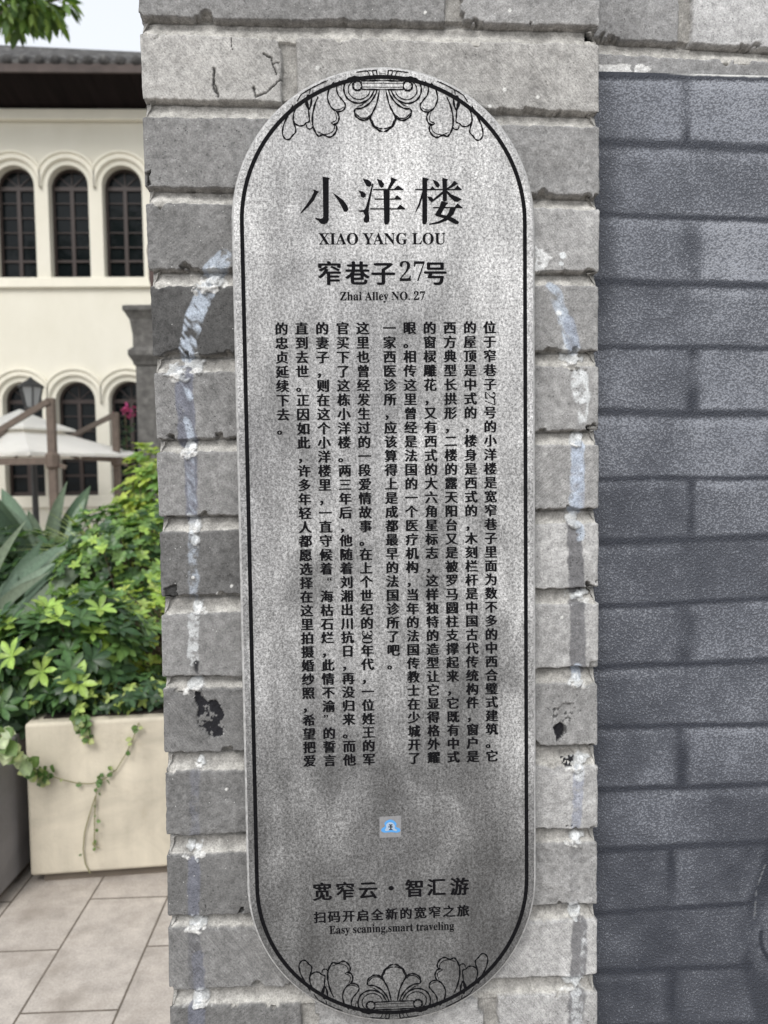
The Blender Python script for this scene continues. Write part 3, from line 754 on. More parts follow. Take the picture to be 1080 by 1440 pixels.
    cols = [(688.6,'位于窄巷子#号的小洋楼是宽窄巷子里面为数不多的中西合璧式建筑。它','27'),(660.8,'的屋顶是中式的，楼身是西式的，木刻栏杆是中国古代传统构件，窗户是',''),
     (632.6,'西方典型长拱形，二楼的露天阳台又是被罗马圆柱支撑起来，它既有中式',''),(604.2,'的窗棂雕花，又有西式的大六角星标志，这样独特的造型让它显得格外耀',''),
     (576,'眼。相传这里曾经是法国的一个医疗机构，当年的法国传教士在少城开了',''),(547.5,'一家西医诊所，应该算得上是成都最早的法国诊所了吧。',''),
     (510,'这里也曾经发生过的一段爱情故事。在上个世纪的#年代，一位姓王的军','30'),(481.8,'官买下了这栋小洋楼。两三年后，他随着刘湘出川抗日，再没归来。而他',''),
     (453,'的妻子，则在这个小洋楼里，一直守候着“海枯石烂，此情不渝”的誓言',''),(424,'直到去世。正因如此，许多年轻人都愿选择在这里拍摄婚纱照，希望把爱',''),(395.8,'的忠贞延续下去。','')]
    z0 = PF(540, 461.5)[1]; z1 = PF(540, 1067)[1]; pitch = (z0-z1)/31
    for x, txt, dg in cols:
        ink = Ink(); X = PF(x, 461)[0]
        n = len(txt); pt = (z0-z1)/(n-1) if n > 28 else pitch
        for i, ch in enumerate(txt):
            c = (X, z0-i*pt)
            if ch == '#':
                for j, dch in enumerate(dg):
                    v, f = glyph(bold(dch), -0.01); v = v-np.array([0.27, 0.35]); v = v*21*mm
                    ink.put(np.stack([v[:, 1], -v[:, 0]], 1)+np.array([X, c[1]+(0.5-j)*9*mm]), f)
            elif ch in '“”': 
                v, f = glyph('“' if ch == '“' else '”', 0.01); a, b = v.min(0), v.max(0)
                ink.put((v-(a+b)/2)*17*mm+np.array([X+(4 if ch == '“' else -4)*mm, c[1]+5*mm]), f)
            else: ink.han(ch, c, 18.3*mm, 0, 0.0, 0.046)
        ink.done('text_column')
    ink = Ink()
    for ch, x, y in (('宽',232,520),('窄',335,518),('云',437,513),('・',540,505),('智',645,505),('汇',742,500),('游',845,497)):
        ink.han(ch, PF(380+x/3.176, 1090+y/3.176), 28*mm, 0, 0.0, 0.036)
        if ch in '云・': ink.done('slogan_lettering'); ink = Ink()
    ink.done('slogan_lettering')
    ink = Ink()
    for i, ch in enumerate('扫码开启全新的宽窄之旅'): ink.han(ch, PF(380+(222+64*i)/3.176, 1090+(635-3*i)/3.176), 18.5*mm, 0, 0.0, 0.038)
    ink.done('invitation_lettering')
    ink = Ink(); ink.latin(bold('Easy scaning,smart traveling'), PF(463,1305)[0], PF(638.5,1303)[0], PF(550, 1310)[1], 0.008, 12*mm); ink.done('romanised_invitation_lettering')
    # small cloud emblem tile
    E_ = lambda x, y: PF(380+x/3.176, 1090+y/3.176)
    tile = link('emblem_tile', poly_mesh('emblem_tile', to_local([E_(488,186), E_(585,180), E_(585,276), E_(488,280)], 0.0003), [(0,1,2,3)]), simple('emblem_grey', (0.20,0.20,0.205), 0.6, 0.12, 200), root)
    cl = smooth([(497,250),(498,238),(512,228),(510,214),(522,202),(540,198),(556,206),(564,218),(562,230),(578,238),(580,250),(566,256),(540,254),(512,256),(497,250)])
    V = to_local([E_(*p) for p in cl], 0.0005); blue = NT('emblem_blue_paint').set(Base_Color=(0.07,0.27,0.58,1), Roughness=0.5)
    link('cloud_emblem', poly_mesh('cloud_emblem', V, [tuple(range(len(V)))]), blue, tile)
    cl = smooth([(512,244),(518,234),(518,220),(530,210),(546,212),(556,224),(556,236),(566,244),(560,249),(540,243),(520,249),(512,244)])
    V = to_local([E_(*p) for p in cl], 0.0007); link('emblem_infill', poly_mesh('emblem_infill', V, [tuple(range(len(V)))]), simple('emblem_pale', (0.30,0.38,0.48), 0.6, 0.05), tile)
    V = []; Fc = []
    for a, b, c, d in ((530,219,546,223),(527,228,548,232),(530,240,546,243),(536,223,541,240)):
        n = len(V); V += to_local([E_(a,b), E_(c,b), E_(c,d), E_(a,d)], 0.0009); Fc.append((n,n+1,n+2,n+3))
    link('emblem_character', poly_mesh('emblem_character', V, Fc), INK, tile)
build_sign()

# ------------------------------------------------------------------ ground
def build_ground():
    m = NT('stone_paving')
    rot = m.map((1,1,1), (0,0,R(90)), (0,0,0))
    br = m.n('ShaderNodeTexBrick'); br.offset = 0.5; br.inputs['Scale'].default_value = 1.0
    br.inputs['Brick Width'].default_value = 0.572; br.inputs['Row Height'].default_value = 0.272; br.inputs['Mortar Size'].default_value = 0.0038; br.inputs['Mortar Smooth'].default_value = 0.3; br.inputs['Bias'].default_value = 0.0
    br.inputs['Color1'].default_value = (0.36,0.322,0.285,1); br.inputs['Color2'].default_value = (0.42,0.380,0.340,1); br.inputs['Mortar'].default_value = (0.11,0.09,0.07,1)
    mp = m.n('ShaderNodeMapping'); mp.inputs['Rotation'].default_value = (0,0,R(90)); mp.inputs['Location'].default_value = (-1.355, -0.68+0.272*20+0.002, 0)
    # world (x,y) -> (u=y, v=-x): u shifts so that a cross joint lies at y=1.355, v so that joints lie at x=-0.95, -0.68
    sp = m.n('ShaderNodeSeparateXYZ'); m.l(m.co(), sp.inputs[0])
    cb = m.n('ShaderNodeCombineXYZ')
    m.l(m.math('ADD', sp.outputs[1], 11.44-1.355), cb.inputs[0]); m.l(m.math('SUBTRACT', 0.272*20-0.68, sp.outputs[0]), cb.inputs[1])
    m.l(cb.outputs[0], br.inputs['Vector'])
    c = m.mix(br.outputs['Color'], m.rampv(m.noise(14, 5, 0.65), [(0.25, 0.72), (0.5, 0.98), (0.75, 1.2)]), 1.0, 'MULTIPLY')
    c = m.mix(c, m.rampv(m.noise(160, 4, 0.7), [(0.3, 0.78), (0.7, 1.22)]), 1.0, 'MULTIPLY')
    c = m.mix(c, (0.20,0.17,0.14,1), m.rampv(m.noise(5, 5, 0.6, m.map((1,1,1), (0,0,0), (2,7,0))), [(0.50, 0.0), (0.72, 0.6)]))
    m.set(Base_Color=c, Roughness=0.75)
    m.bump(m.math('ADD', m.math('MULTIPLY', br.outputs['Fac'], -1.0), m.math('MULTIPLY', m.noise(200, 3), 0.25)), 0.6, 0.003)
    me = poly_mesh('ground', [(-60,-60,0),(60,-60,0),(60,60,0),(-60,60,0)], [(0,1,2,3)])
    o = link('ground', me, m.m); o['kind'] = 'structure'
build_ground()

# ------------------------------------------------------------------ planters
def planter(name, label, loc, rz, w, d, h, mat, soil):
    root = empty(name, loc, rz); tag(root, label, 'planter')
    t = 0.05
    b = MB()
    b.box((0,0,0.035), (w,d,h))
    body = b.build('trough', mat, root, 0.012, seg=3)
    # hollow: inner well shown as a rim step
    MB().box((t,t,h-0.002), (w-t,d-t,h+0.004)).build('soil', soil, root)
    MB().box((0.04,0.03,0), (w-0.03,d-0.03,0.0345)).build('plinth', simple(name+'_plinth', (0.14,0.115,0.09), 0.85), root)
    return root
SOIL = simple('dark_soil', (0.03,0.022,0.016), 0.95, 0.4, 60, 0.01)
def cream_stone(name, c, dirt):
    m = NT(name)
    a = m.noise(4, 6, 0.65, m.map((1,1,1.6)), 0.6); b = m.noise(1, 4, 0.6, m.map((9,9,1.2)))
    col = m.ramp(a, [(0.3, tuple(x*0.78 for x in c)), (0.55, c), (0.75, tuple(min(1, x*1.12) for x in c))])
    col = m.mix(col, m.rampv(b, [(0.3, 0.86), (0.7, 1.1)]), 1.0, 'MULTIPLY')
    col = m.mix(col, (*dirt, 1), m.rampv(m.noise(7, 6, 0.7, m.map((1,1,1), (0,0,0), (4,2,8))), [(0.56, 0.0), (0.72, 0.4)]))
    m.set(Base_Color=col, Roughness=0.8); m.bump(m.noise(120, 4), 0.5, 0.002); return m.m
p0 = at(45, 1246, Z=0.0)
PL1 = (p0[0]-0.005, p0[1], 0)
planter('stone_planter', 'cream stone trough planter with ivy trailing down its front', PL1, R(4.5), 1.15, 0.55, 0.60, cream_stone('cream_planter_stone', (0.53,0.48,0.385), (0.33,0.27,0.19)), SOIL)
planter('stone_planter', 'grey trough planter at the left edge beside the cream one', (-2.35, 1.60, 0), R(-2), 1.10, 0.55, 0.55, cream_stone('grey_planter_stone', (0.21,0.20,0.20), (0.11,0.10,0.09)), SOIL)

# ------------------------------------------------------------------ leaves
def leaf_mat(name, rough=0.45, trans=0.35):
    m = NT(name)
    t = m.attr('tint')
    c = m.mix(t, m.rampv(m.noise(60, 3), [(0.3, 0.8), (0.7, 1.2)]), 1.0, 'MULTIPLY')
    m.set(Base_Color=c, Roughness=rough); m.b.inputs['Specular IOR Level'].default_value = 0.4
    tr = m.n('ShaderNodeBsdfTranslucent'); m.l(m.mix(c, (1.15,1.25,0.6,1), 1.0, 'MULTIPLY'), tr.inputs[0])
    mx = m.n('ShaderNodeMixShader'); mx.inputs[0].default_value = trans
    m.l(m.b.outputs[0], mx.inputs[1]); m.l(tr.outputs[0], mx.inputs[2]); m.l(mx.outputs[0], m.out.inputs[0])
    return m.m
LEAF = leaf_mat('glossy_leaf', 0.36, 0.35); LEAFM = leaf_mat('matt_leaf', 0.6, 0.25)
def leaf_template(L, W, prof, fold=0.15, droop=0.3, rows=6):
    V = []; 
    for i in range(rows):
        t = i/(rows-1); wv = W*np.interp(t, [p[0] for p in prof], [p[1] for p in prof])/2
        y = L*t; z = -droop*L*t*t
        V += [(-wv, y, z+fold*wv), (0, y, z), (wv, y, z+fold*wv)]
    Fq = []
    for i in range(rows-1): Fq += [(3*i,3*i+1,3*i+4,3*i+3),(3*i+1,3*i+2,3*i+5,3*i+4)]
    return np.array(V), np.array(Fq)
OBOV = [(0,0.12),(0.15,0.3),(0.45,0.85),(0.7,1.0),(0.88,0.72),(1,0.08)]
OVAL = [(0,0.1),(0.2,0.7),(0.45,1.0),(0.75,0.75),(1,0.03)]
LANCE = [(0,0.25),(0.15,0.7),(0.4,1.0),(0.7,0.78),(1,0.02)]
class Leaves:
    def __init__(s): s.V = []; s.F = []; s.C = []; s.n = 0
    def add(s, tpl, pos, d, up, scale, col):
        V, Fq = tpl; d = np.array(d, float); d /= np.linalg.norm(d); up = np.array(up, float)
        x = np.cross(d, up); ln = np.linalg.norm(x)
        if ln < 1e-5: x = np.cross(d, np.array([1.0, 0.2, 0])); ln = np.linalg.norm(x)
        x /= ln; z = np.cross(x, d)
        s.V.append((V[:, :1]*x + V[:, 1:2]*d + V[:, 2:]*z)*scale + np.array(pos)); s.F.append(Fq+s.n); s.n += len(V)
        cc = np.tile(np.array([*col, 1.0]), (len(V), 1)); cc[1::3, :3] *= 1.35; s.C.append(cc)
    def build(s, name, mat, parent):
        V = np.concatenate(s.V); Fq = np.concatenate(s.F)
        me = bpy.data.meshes.new(name); me.vertices.add(len(V)); me.vertices.foreach_set('co', V.astype(np.float32).ravel())
        n = len(Fq); me.loops.add(4*n); me.loops.foreach_set('vertex_index', Fq.astype(np.int32).ravel())
        me.polygons.add(n); me.polygons.foreach_set('loop_start', np.arange(0, 4*n, 4, dtype=np.int32)); me.update(calc_edges=True)
        a = me.attributes.new('tint', 'FLOAT_COLOR', 'POINT'); a.data.foreach_set('color', np.concatenate(s.C).astype(np.float32).ravel())
        me.shade_smooth(); return link(name, me, mat, parent)
def vary(c, amt, r):
    f = 1+amt*(r.random()-0.5)*2; g = 1+amt*0.4*(r.random()-0.5)
    return (c[0]*f*g, c[1]*f, c[2]*f*(2-g))
STEM = simple('plant_stem', (0.09,0.065,0.04), 0.9, 0.3, 40)
def whorl_shrub(name, label, base, center, rad, n, tplL, leaf, cols, seed, k=(6,9), mat=LEAF, cat='shrub', spread=0.55, hollow=0.35, flat=False):
    r = np.random.default_rng(seed)
    root = empty(name, base); tag(root, label, cat); base = np.array(base); center = np.array(center); rad = np.array(rad)
    lv = Leaves(); st = MB()
    for i in range(n):
        v = r.normal(size=3); v /= np.linalg.norm(v); q = hollow+(1-hollow)*r.random()**0.55
        lump = 1+0.22*sin(v[0]*5+seed)*cos(v[2]*6+seed*1.3)
        p = center+v*rad*q*lump - base
        if p[2] < 0.03: p[2] = 0.03+0.05*r.random()
        ax = v*0.75+np.array([0, -0.15, 0.75])+r.normal(size=3)*0.25; ax /= np.linalg.norm(ax)
        a = np.cross(ax, [0.3,0.2,0.9]); a /= np.linalg.norm(a); b = np.cross(ax, a)
        c0 = cols[min(len(cols)-1, int(r.random()**1.0*len(cols)))]
        if i % 5 == 0:
            mid = p*0.5*np.array([0.7,0.7,1.1]); st.tube([(0,0,0), mid, p], [0.006,0.004,0.002], 5)
        kk = r.integers(*k); ph = r.random()*6
        for j in range(kk):
            an = ph+2*pi*j/kk+0.2*(r.random()-0.5); tilt = spread+0.35*(r.random()-0.5)
            d = (a*cos(an)+b*sin(an))*cos(tilt)+ax*sin(tilt)
            lv.add(tplL, p, d, ax, leaf*(0.7+0.55*r.random()), vary(c0, 0.25, r))
    lv.build('foliage', mat, root); st.build('stem', STEM, root)
    return root
T_OB = leaf_template(1, 0.42, OBOV, 0.25, 0.28); T_OV = leaf_template(1, 0.62, OVAL, 0.2, 0.15); T_LA = leaf_template(1, 0.22, LANCE, 0.35, 0.25, 8)
G1 = (0.070,0.135,0.048); G2 = (0.14,0.235,0.07); G3 = (0.27,0.39,0.085); G4 = (0.040,0.080,0.036); YG = (0.38,0.45,0.10); Y2 = (0.30,0.38,0.11); DK = (0.034,0.060,0.032)
def c3(px, py, Y): return at(px, py, Y=Y)
zs = 0.585
whorl_shrub('umbrella_leaf_shrub', 'glossy dark shrub with whorled leaves and lime tips, growing in cream planter', (-1.10, 2.02, zs), c3(85, 925, 2.02), (0.33,0.24,0.25), 330, T_OB, 0.070, [G1,G4,G1,G2,G4,G2,G3], 3, hollow=0.45)
whorl_shrub('variegated_shrub', 'yellow green variegated shrub hugging the pillar above the planter end', (-0.68, 2.2, zs), c3(212, 905, 2.3), (0.27,0.2,0.30), 420, T_OV, 0.034, [YG,Y2,G3,G2,YG,G1], 5, k=(4,7), spread=0.4, hollow=0.6)
whorl_shrub('clipped_shrub', 'dense mid green shrub of tiny leaves behind the planters', (-1.15, 3.1, 0.0), c3(190, 800, 3.1), (0.42,0.35,0.36), 900, T_OV, 0.040, [G2,G1,G1,G2,G4,G3], 8, k=(5,7), spread=0.35, hollow=0.6)
whorl_shrub('lime_shrub', 'lime yellow bush climbing beside the dark stone gatepost', (-1.5, 4.3, 0.0), c3(232, 735, 4.3), (0.32,0.3,0.50), 620, T_OV, 0.062, [YG,YG,G3,Y2,G2], 13, k=(4,7), spread=0.3, hollow=0.55)
whorl_shrub('low_hedge_shrub', 'deep green low hedge plant under the parasols', (-2.7, 4.6, 0.0), c3(40, 850, 4.4), (0.75,0.4,0.5), 520, T_OB, 0.11, [G4,DK,G1,G4], 14, k=(5,8), hollow=0.5)
whorl_shrub('planter_ground_cover', 'dark small leaved ground cover spilling over the cream planter rim', (-0.95, 1.93, zs), (-0.95, 1.93, zs+0.07), (0.34,0.17,0.08), 330, T_OV, 0.032, [G4,G1,DK,G4,Y2], 21, k=(3,6), spread=0.2, hollow=0.3, cat='plant')
whorl_shrub('potted_shrub', 'dark mixed foliage growing in the grey planter at the left edge', (-1.62, 1.9, 0.54), c3(-20, 980, 1.95), (0.34,0.22,0.24), 200, T_OB, 0.07, [G4,DK,G1,G4], 23, hollow=0.4)

def strelitzia(label, base, n, L, seed, lean=(0,0), cols=((0.085,0.125,0.085),(0.055,0.09,0.055),(0.14,0.18,0.13)), wd=0.19):
    r = np.random.default_rng(seed); root = empty('bird_of_paradise_plant', base); tag(root, label, 'plant', )
    lv = Leaves(); st = MB(); tp = leaf_template(1, wd, LANCE, 0.5, 0.22, 9)
    for i in range(n):
        an = 2*pi*i/n+r.random()*0.7; tilt = 0.95+0.45*r.random()
        d = np.array([cos(an)*cos(tilt)+lean[0], sin(an)*cos(tilt)+lean[1], sin(tilt)]); d /= np.linalg.norm(d)
        s_ = L*(0.45+0.25*r.random()); p = d*s_
        st.tube([(0.02*cos(an),0.02*sin(an),0), p*0.5+np.array([0,0,0.02]), p], [0.014,0.011,0.007], 6)
        d2 = d+np.array([cos(an)*0.35, sin(an)*0.35, -0.05]); n_ = np.array([-d2[0]*0.4+0.3*(r.random()-0.5), -0.75, 0.5+0.3*r.random()])
        lv.add(tp, p, d2, n_, L*(0.6+0.25*r.random()), vary(cols[r.integers(len(cols))], 0.25, r))
    lv.build('foliage', LEAFM, root); st.build('stalks', simple('leaf_stalk', (0.10,0.13,0.07), 0.6), root); return root
strelitzia('large grey green paddle leaved plant leaning over left of the lime tips', (-1.95, 2.9, 0.0), 19, 0.98, 31, (0.10,-0.05))
strelitzia('paddle leaved plant standing at the foot of the near parasol post', (-2.50, 5.4, 0.0), 22, 1.20, 32)
strelitzia('paddle leaved plant half cut by the left edge of the view', (-2.35, 3.4, 0.0), 20, 1.05, 33)
def grass_tuft(base, n, L, seed):
    r = np.random.default_rng(seed); root = empty('spider_plant', base); tag(root, 'pale striped spider plant with arching narrow blades behind the clipped shrub', 'plant')
    lv = Leaves(); tp = leaf_template(1, 0.055, LANCE, 0.4, 0.55, 8)
    for i in range(n):
        an = r.random()*2*pi; t = 0.6+0.8*r.random(); lv.add(tp, (0.02*cos(an),0.02*sin(an),0.9), (cos(an)*cos(t), sin(an)*cos(t), sin(t)), (0,0,1), L*(0.6+0.5*r.random()), vary((0.30,0.36,0.16), 0.3, r))
    lv.build('foliage', LEAFM, root); MB().tube([(0,0,0),(0.01,0.01,0.45),(0,0,0.92)], [0.03,0.028,0.02], 7).build('stem', STEM, root)
q = c3(140, 790, 3.9); grass_tuft((q[0], 3.9, 0), 90, 0.42, 41)

# ivy trailing over the cream planter
def ivy(label, pts, seed, dens, size, cols):
    r = np.random.default_rng(seed); P = [np.array(p) for p in pts]; root = empty('trailing_ivy', tuple(P[0])); tag(root, label, 'plant')
    b = P[0]; sp = []
    for i in range(len(P)-1):
        for t in np.linspace(0, 1, 6)[:-1]: sp.append(P[i]*(1-t)+P[i+1]*t-b)
    sp.append(P[-1]-b)
    MB().tube([tuple(p) for p in sp], 0.0022, 5).build('stem', simple('ivy_stem', (0.20,0.19,0.10), 0.8), root)
    lv = Leaves(); tp = leaf_template(1, 0.8, OVAL, 0.15, 0.12, 5)
    for i, p in enumerate(sp):
        d_ = dens[min(len(dens)-1, int(i/len(sp)*len(dens)))]
        for j in range(r.poisson(d_)):
            d = np.array([r.normal(), -0.5-0.3*r.random(), r.normal()*0.8-0.3]); lv.add(tp, p+r.normal(size=3)*0.006, d, (0.2*r.normal(),-1,0.4), size*(0.6+0.7*r.random()), vary(cols[r.integers(len(cols))], 0.2, r))
    lv.build('foliage', LEAF, root)
def onp(px, py, off=0.012):
    # a point just in front of the cream planter's front face
    a = R(4.5); nrm = np.array([-sin(a), cos(a)]); d = AX[0]*(px-540)/F+AX[1]*(720-py)/F+AX[2]
    o = np.array(PL1[:2]); t = ((o-CAM[:2])@nrm-off)/(d[:2]@nrm); return CAM+d*t
IV = [(0.10,0.17,0.05),(0.07,0.13,0.04),(0.30,0.34,0.16)]
ivy('ivy strand looping down the cream planter front', [onp(197,1012,-0.02),onp(194,1020),onp(186,1042),onp(176,1062),onp(164,1082),onp(148,1095),onp(130,1102),onp(112,1102),onp(90,1097),onp(68,1090),onp(58,1084)], 51, [0.8,1.0,0.8,1.2,0.2,0.1,0.5,1.6], 0.028, IV)
ivy('thin bare ivy tendril hanging straight below the loop', [onp(141,1090),onp(136,1110),onp(134,1128),onp(133,1150),onp(133,1170),onp(132,1190),onp(140,1192)], 52, [1.5,0.7,0.4,0.4,0.3,0.4], 0.016, IV)
ivy('fine bare tendril curving to the cream planter foot', [onp(134,1120,0.014),onp(126,1145,0.010),onp(119,1170,0.008),onp(117,1195,0.008),onp(120,1215,0.008),onp(127,1228,0.010)], 53, [0.1], 0.015, IV)
ivy('bushy ivy clump over the middle of the cream planter rim', [onp(112,1004,-0.03),onp(114,1012),onp(116,1020),onp(120,1030),onp(125,1040)], 54, [9,8,5,2], 0.026, IV)
ivy('variegated ivy sprig with pale edged leaves beside the grey planter', [onp(42,1078,0.05),onp(34,1066,0.1),onp(22,1055,0.16),onp(10,1042,0.2),onp(0,1034,0.22)], 55, [2.2,2.0,1.8,1.5], 0.050, [(0.42,0.47,0.30),(0.30,0.38,0.20),(0.16,0.24,0.09)])
ivy('short ivy shoot at the planter corner', [onp(30,1080,0.08),onp(44,1086,0.04),onp(56,1092,0.014),onp(64,1098)], 56, [2.5,2.5], 0.026, IV)

# ------------------------------------------------------------------ house behind
HY = 12.0
def build_house():
    root = empty('house', (-4.6, HY, 0)); tag(root, 'cream two storey house with round arched windows under a dark tiled eave', 'house')
    ox = np.array([-4.6, HY, 0])
    plaster = NT('cream_plaster'); pn = plaster.noise(1.2, 5, 0.6, plaster.map((1,1,0.6)))
    plaster.set(Base_Color=plaster.ramp(pn, [(0.3, (0.60,0.575,0.485)), (0.7, (0.67,0.645,0.56))]), Roughness=0.85); PLM = plaster.m
    trim = simple('trim_plaster', (0.70,0.67,0.57), 0.8, 0.05, 3)
    z_ = lambda y: at(100, y, Y=HY)[2]
    c0 = at(125, 300, Y=HY)[0]-0.325-ox[0]; sp = 0.868; r = 0.325
    lo = dict(zb=z_(697), zs=z_(536)-r); up = dict(zb=z_(391), zs=z_(232)-r)
    ks = range(-3, 6)
    xa = c0+ks[0]*sp-sp/2; xb = c0+ks[-1]*sp+sp/2
    zmid = z_(470); ztop = z_(158)
    w = MB(); dep = 0.24; tb = 0.0
    def quad(x0,z0,x1,z1): w.add([(x0,0,z0),(x1,0,z0),(x1,0,z1),(x0,0,z1)], [(0,1,2,3)])
    wins = []
    for k in ks:
        cx = c0+k*sp; x0 = cx-sp/2; x1 = cx+sp/2
        for fl, (z0, z1, o) in enumerate(((0, zmid, lo), (zmid, ztop, up))):
            zb, zs = o['zb'], o['zs']
            quad(x0, z0, x1, zb)
            arc = [(cx+r*cos(a), zs+r*sin(a)) for a in np.linspace(pi, pi/2, 9)]
            L = [(x0,zb),(cx-r,zb)]+arc+[(cx,z1),(x0,z1)]
            w.add([(x,0,z) for x, z in L], [tuple(range(len(L)))])
            Rr = [(2*cx-x, z) for x, z in L][::-1]; w.add([(x,0,z) for x, z in Rr], [tuple(range(len(Rr)))])
            op = [(cx-r,zb)]+[(cx+r*cos(a), zs+r*sin(a)) for a in np.linspace(pi, 0, 17)]+[(cx+r,zb)]
            n = len(op); w.add([(x,0,z) for x, z in op]+[(x,dep,z) for x, z in op], [(i,n+i,n+(i+1)%n,(i+1)%n) for i in range(n)])
            wins.append((cx, zb, zs, fl))
    quad(xa-2.5, 0, xa, ztop); quad(xb, 0, xb+4.5, ztop)
    w.box((xa-2.5, dep+0.02, 0), (xb+4.5, 6.0, ztop))
    w.build('wall', PLM, root)
    dark = NT('dark_window_wood').set(Base_Color=(0.028,0.017,0.014,1), Roughness=0.5)
    gl = NT('window_glass'); gl.set(Base_Color=(0.006,0.008,0.009,1), Roughness=0.04); gl.b.inputs['Specular IOR Level'].default_value = 0.14
    gl.bump(gl.noise(2.5, 3), 0.35, 0.02); GL = gl.m
    curtain = simple('grey_curtain', (0.10,0.10,0.10), 0.9)
    for cx, zb, zs, fl in wins:
        fr = MB(); y0, y1 = dep-0.07, dep-0.01; t = 0.045
        fr.box((cx-r+0.004, y0, zb+0.001), (cx-r+t, y1, zs)); fr.box((cx+r-t, y0, zb+0.001), (cx+r-0.004, y1, zs))
        fr.box((cx-r+t, y0, zb+0.001), (cx+r-t, y1, zb+t*1.4)); fr.box((cx-0.03, y0+0.004, zb+t*1.4), (cx+0.03, y1-0.004, zs-0.03))
        fr.box((cx-r+t, y0+0.002, zs-0.03), (cx+r-t, y1-0.002, zs+0.035))
        H = zs-zb
        fr.box((cx-r+t, y0+0.006, zb+H*0.20), (cx-0.03, y1-0.006, zb+H*0.20+0.035)); fr.box((cx+0.03, y0+0.006, zb+H*0.20), (cx+r-t, y1-0.006, zb+H*0.20+0.035))
        for q in (0.36,0.52,0.68,0.84):
            for a, b in ((cx-r+t, cx-0.03), (cx+0.03, cx+r-t)): fr.box((a, y0+0.012, zb+H*q), (b, y1-0.012, zb+H*q+0.016))
        an = np.linspace(0, pi, 15)
        V = [(cx+rr*cos(a), y, zs+0.035*0+rr*sin(a)) for y in (y0, y1) for rr in (r-0.004, r-t) for a in an]; n = len(an)
        Fq = []
        for i in range(n-1): Fq += [(i,i+1,n+i+1,n+i),(2*n+i,3*n+i,3*n+i+1,2*n+i+1),(n+i,n+i+1,3*n+i+1,3*n+i)]
        fr.add(V, Fq)
        for a in (pi*0.25, pi*0.5, pi*0.75): fr.bar((cx+0.02*cos(a), y0+0.03, zs+0.04), (cx+(r-t)*cos(a), y0+0.03, zs+(r-t)*sin(a)), 0.018)
        f = fr.build('window', dark, root)
        op = [(cx-r,zb)]+[(cx+r*cos(a), zs+r*sin(a)) for a in np.linspace(pi, 0, 17)]+[(cx+r,zb)]
        V = [(x, dep-0.03, z) for x, z in op]; me = poly_mesh('pane', V, [tuple(range(len(V)))]); link('pane', me, GL, f)
        if fl == 0 and abs(cx-c0) < 0.1: MB().box((cx-0.22, dep-0.025, zb+H*0.62), (cx-0.06, dep-0.022, zb+H*0.86)).build('posted_notice', curtain, f)
        # moulded hood over the arch
        prof = [(0.085,0),(0.085,-0.035),(0.10,-0.05),(0.15,-0.05),(0.165,-0.04),(0.185,-0.075),(0.215,-0.075),(0.225,0)]
        an = np.linspace(-0.08, pi+0.08, 25); V = []; Fq = []; m_ = len(prof)
        for a in an: V += [(cx+(r+p)*cos(a) if abs((r+p)*cos(a)) < sp/2-0.001 else cx+math.copysign(sp/2-0.001, cos(a)), y, zs+(r+p)*sin(a)) for p, y in prof]
        for i in range(len(an)-1): Fq += [(i*m_+j, i*m_+j+1, (i+1)*m_+j+1, (i+1)*m_+j) for j in range(m_-1)]
        me = poly_mesh('arch_moulding', V, Fq, smooth=False); link('arch_moulding', me, trim, root)
    for zt_, zb_ in ((up['zb']-0.002, z_(405)), (lo['zb']-0.002, z_(713))):
        MB().box((xa-2.0, -0.07, zb_), (xb+4.2, -0.002, zt_)).build('sill_band', trim, root, 0.01)
    MB().box((xa-2.5, -0.10, z_(172)), (xb+4.5, -0.002, ztop+0.02)).build('cornice', trim, root, 0.02)
    MB().box((xa-2.3, -0.04, 0.0), (xb+4.3, -0.002, 0.55)).build('base_course', simple('base_stone', (0.42,0.39,0.33), 0.9), root)
    # eave: dark boarded soffit, fascia, tile ends, sloping tiled roof
    oh = 0.85; ze = at(100, 103, Y=HY-oh)[2]
    wood = NT('dark_eave_wood'); wn = wood.noise(1, 3, 0.5, wood.map((12,1,1)))
    wood.set(Base_Color=wood.ramp(wn, [(0.3, (0.007,0.005,0.005)), (0.7, (0.014,0.010,0.010))]), Roughness=0.9); wood.b.inputs['Specular IOR Level'].default_value = 0.1
    rf = MB(); rx0, rx1 = xa-3, xb+5
    rf.add([(rx0,0.1,ztop+0.021),(rx1,0.1,ztop+0.021),(rx1,-oh,ze),(rx0,-oh,ze),(rx0,0.1,ztop+0.11),(rx1,0.1,ztop+0.11),(rx1,-oh,ze+0.09),(rx0,-oh,ze+0.09)], [(0,3,2,1),(4,5,6,7),(0,1,5,4),(1,2,6,5),(2,3,7,6),(3,0,4,7)])
    so = rf.build('soffit', wood.m, root)
    fz1 = at(100, 91, Y=HY-oh)[2]
    MB().box((rx0,-oh-0.04,ze-0.002), (rx1,-oh-0.001,fz1)).build('fascia', simple('fascia_board', (0.06,0.045,0.04), 0.8, 0.3, 4), root)
    tile = NT('grey_roof_tile'); tn = tile.noise(9, 5, 0.7)
    tile.set(Base_Color=tile.ramp(tn, [(0.3, (0.022,0.021,0.021)), (0.55, (0.06,0.058,0.056)), (0.75, (0.20,0.20,0.195))]), Roughness=0.85)
    tb_ = MB(); step = 0.24
    yb = 0.45; ra, rb_ = at(0, 66, Y=HY+yb)-ox, at(195, 81, Y=HY+yb)-ox
    # hip: the visible crown of the roof falls to the right
    crown = lambda x: max(fz1+0.62, ra[2]+(rb_[2]-ra[2])*(x-ra[0])/(rb_[0]-ra[0]))
    x = rx0
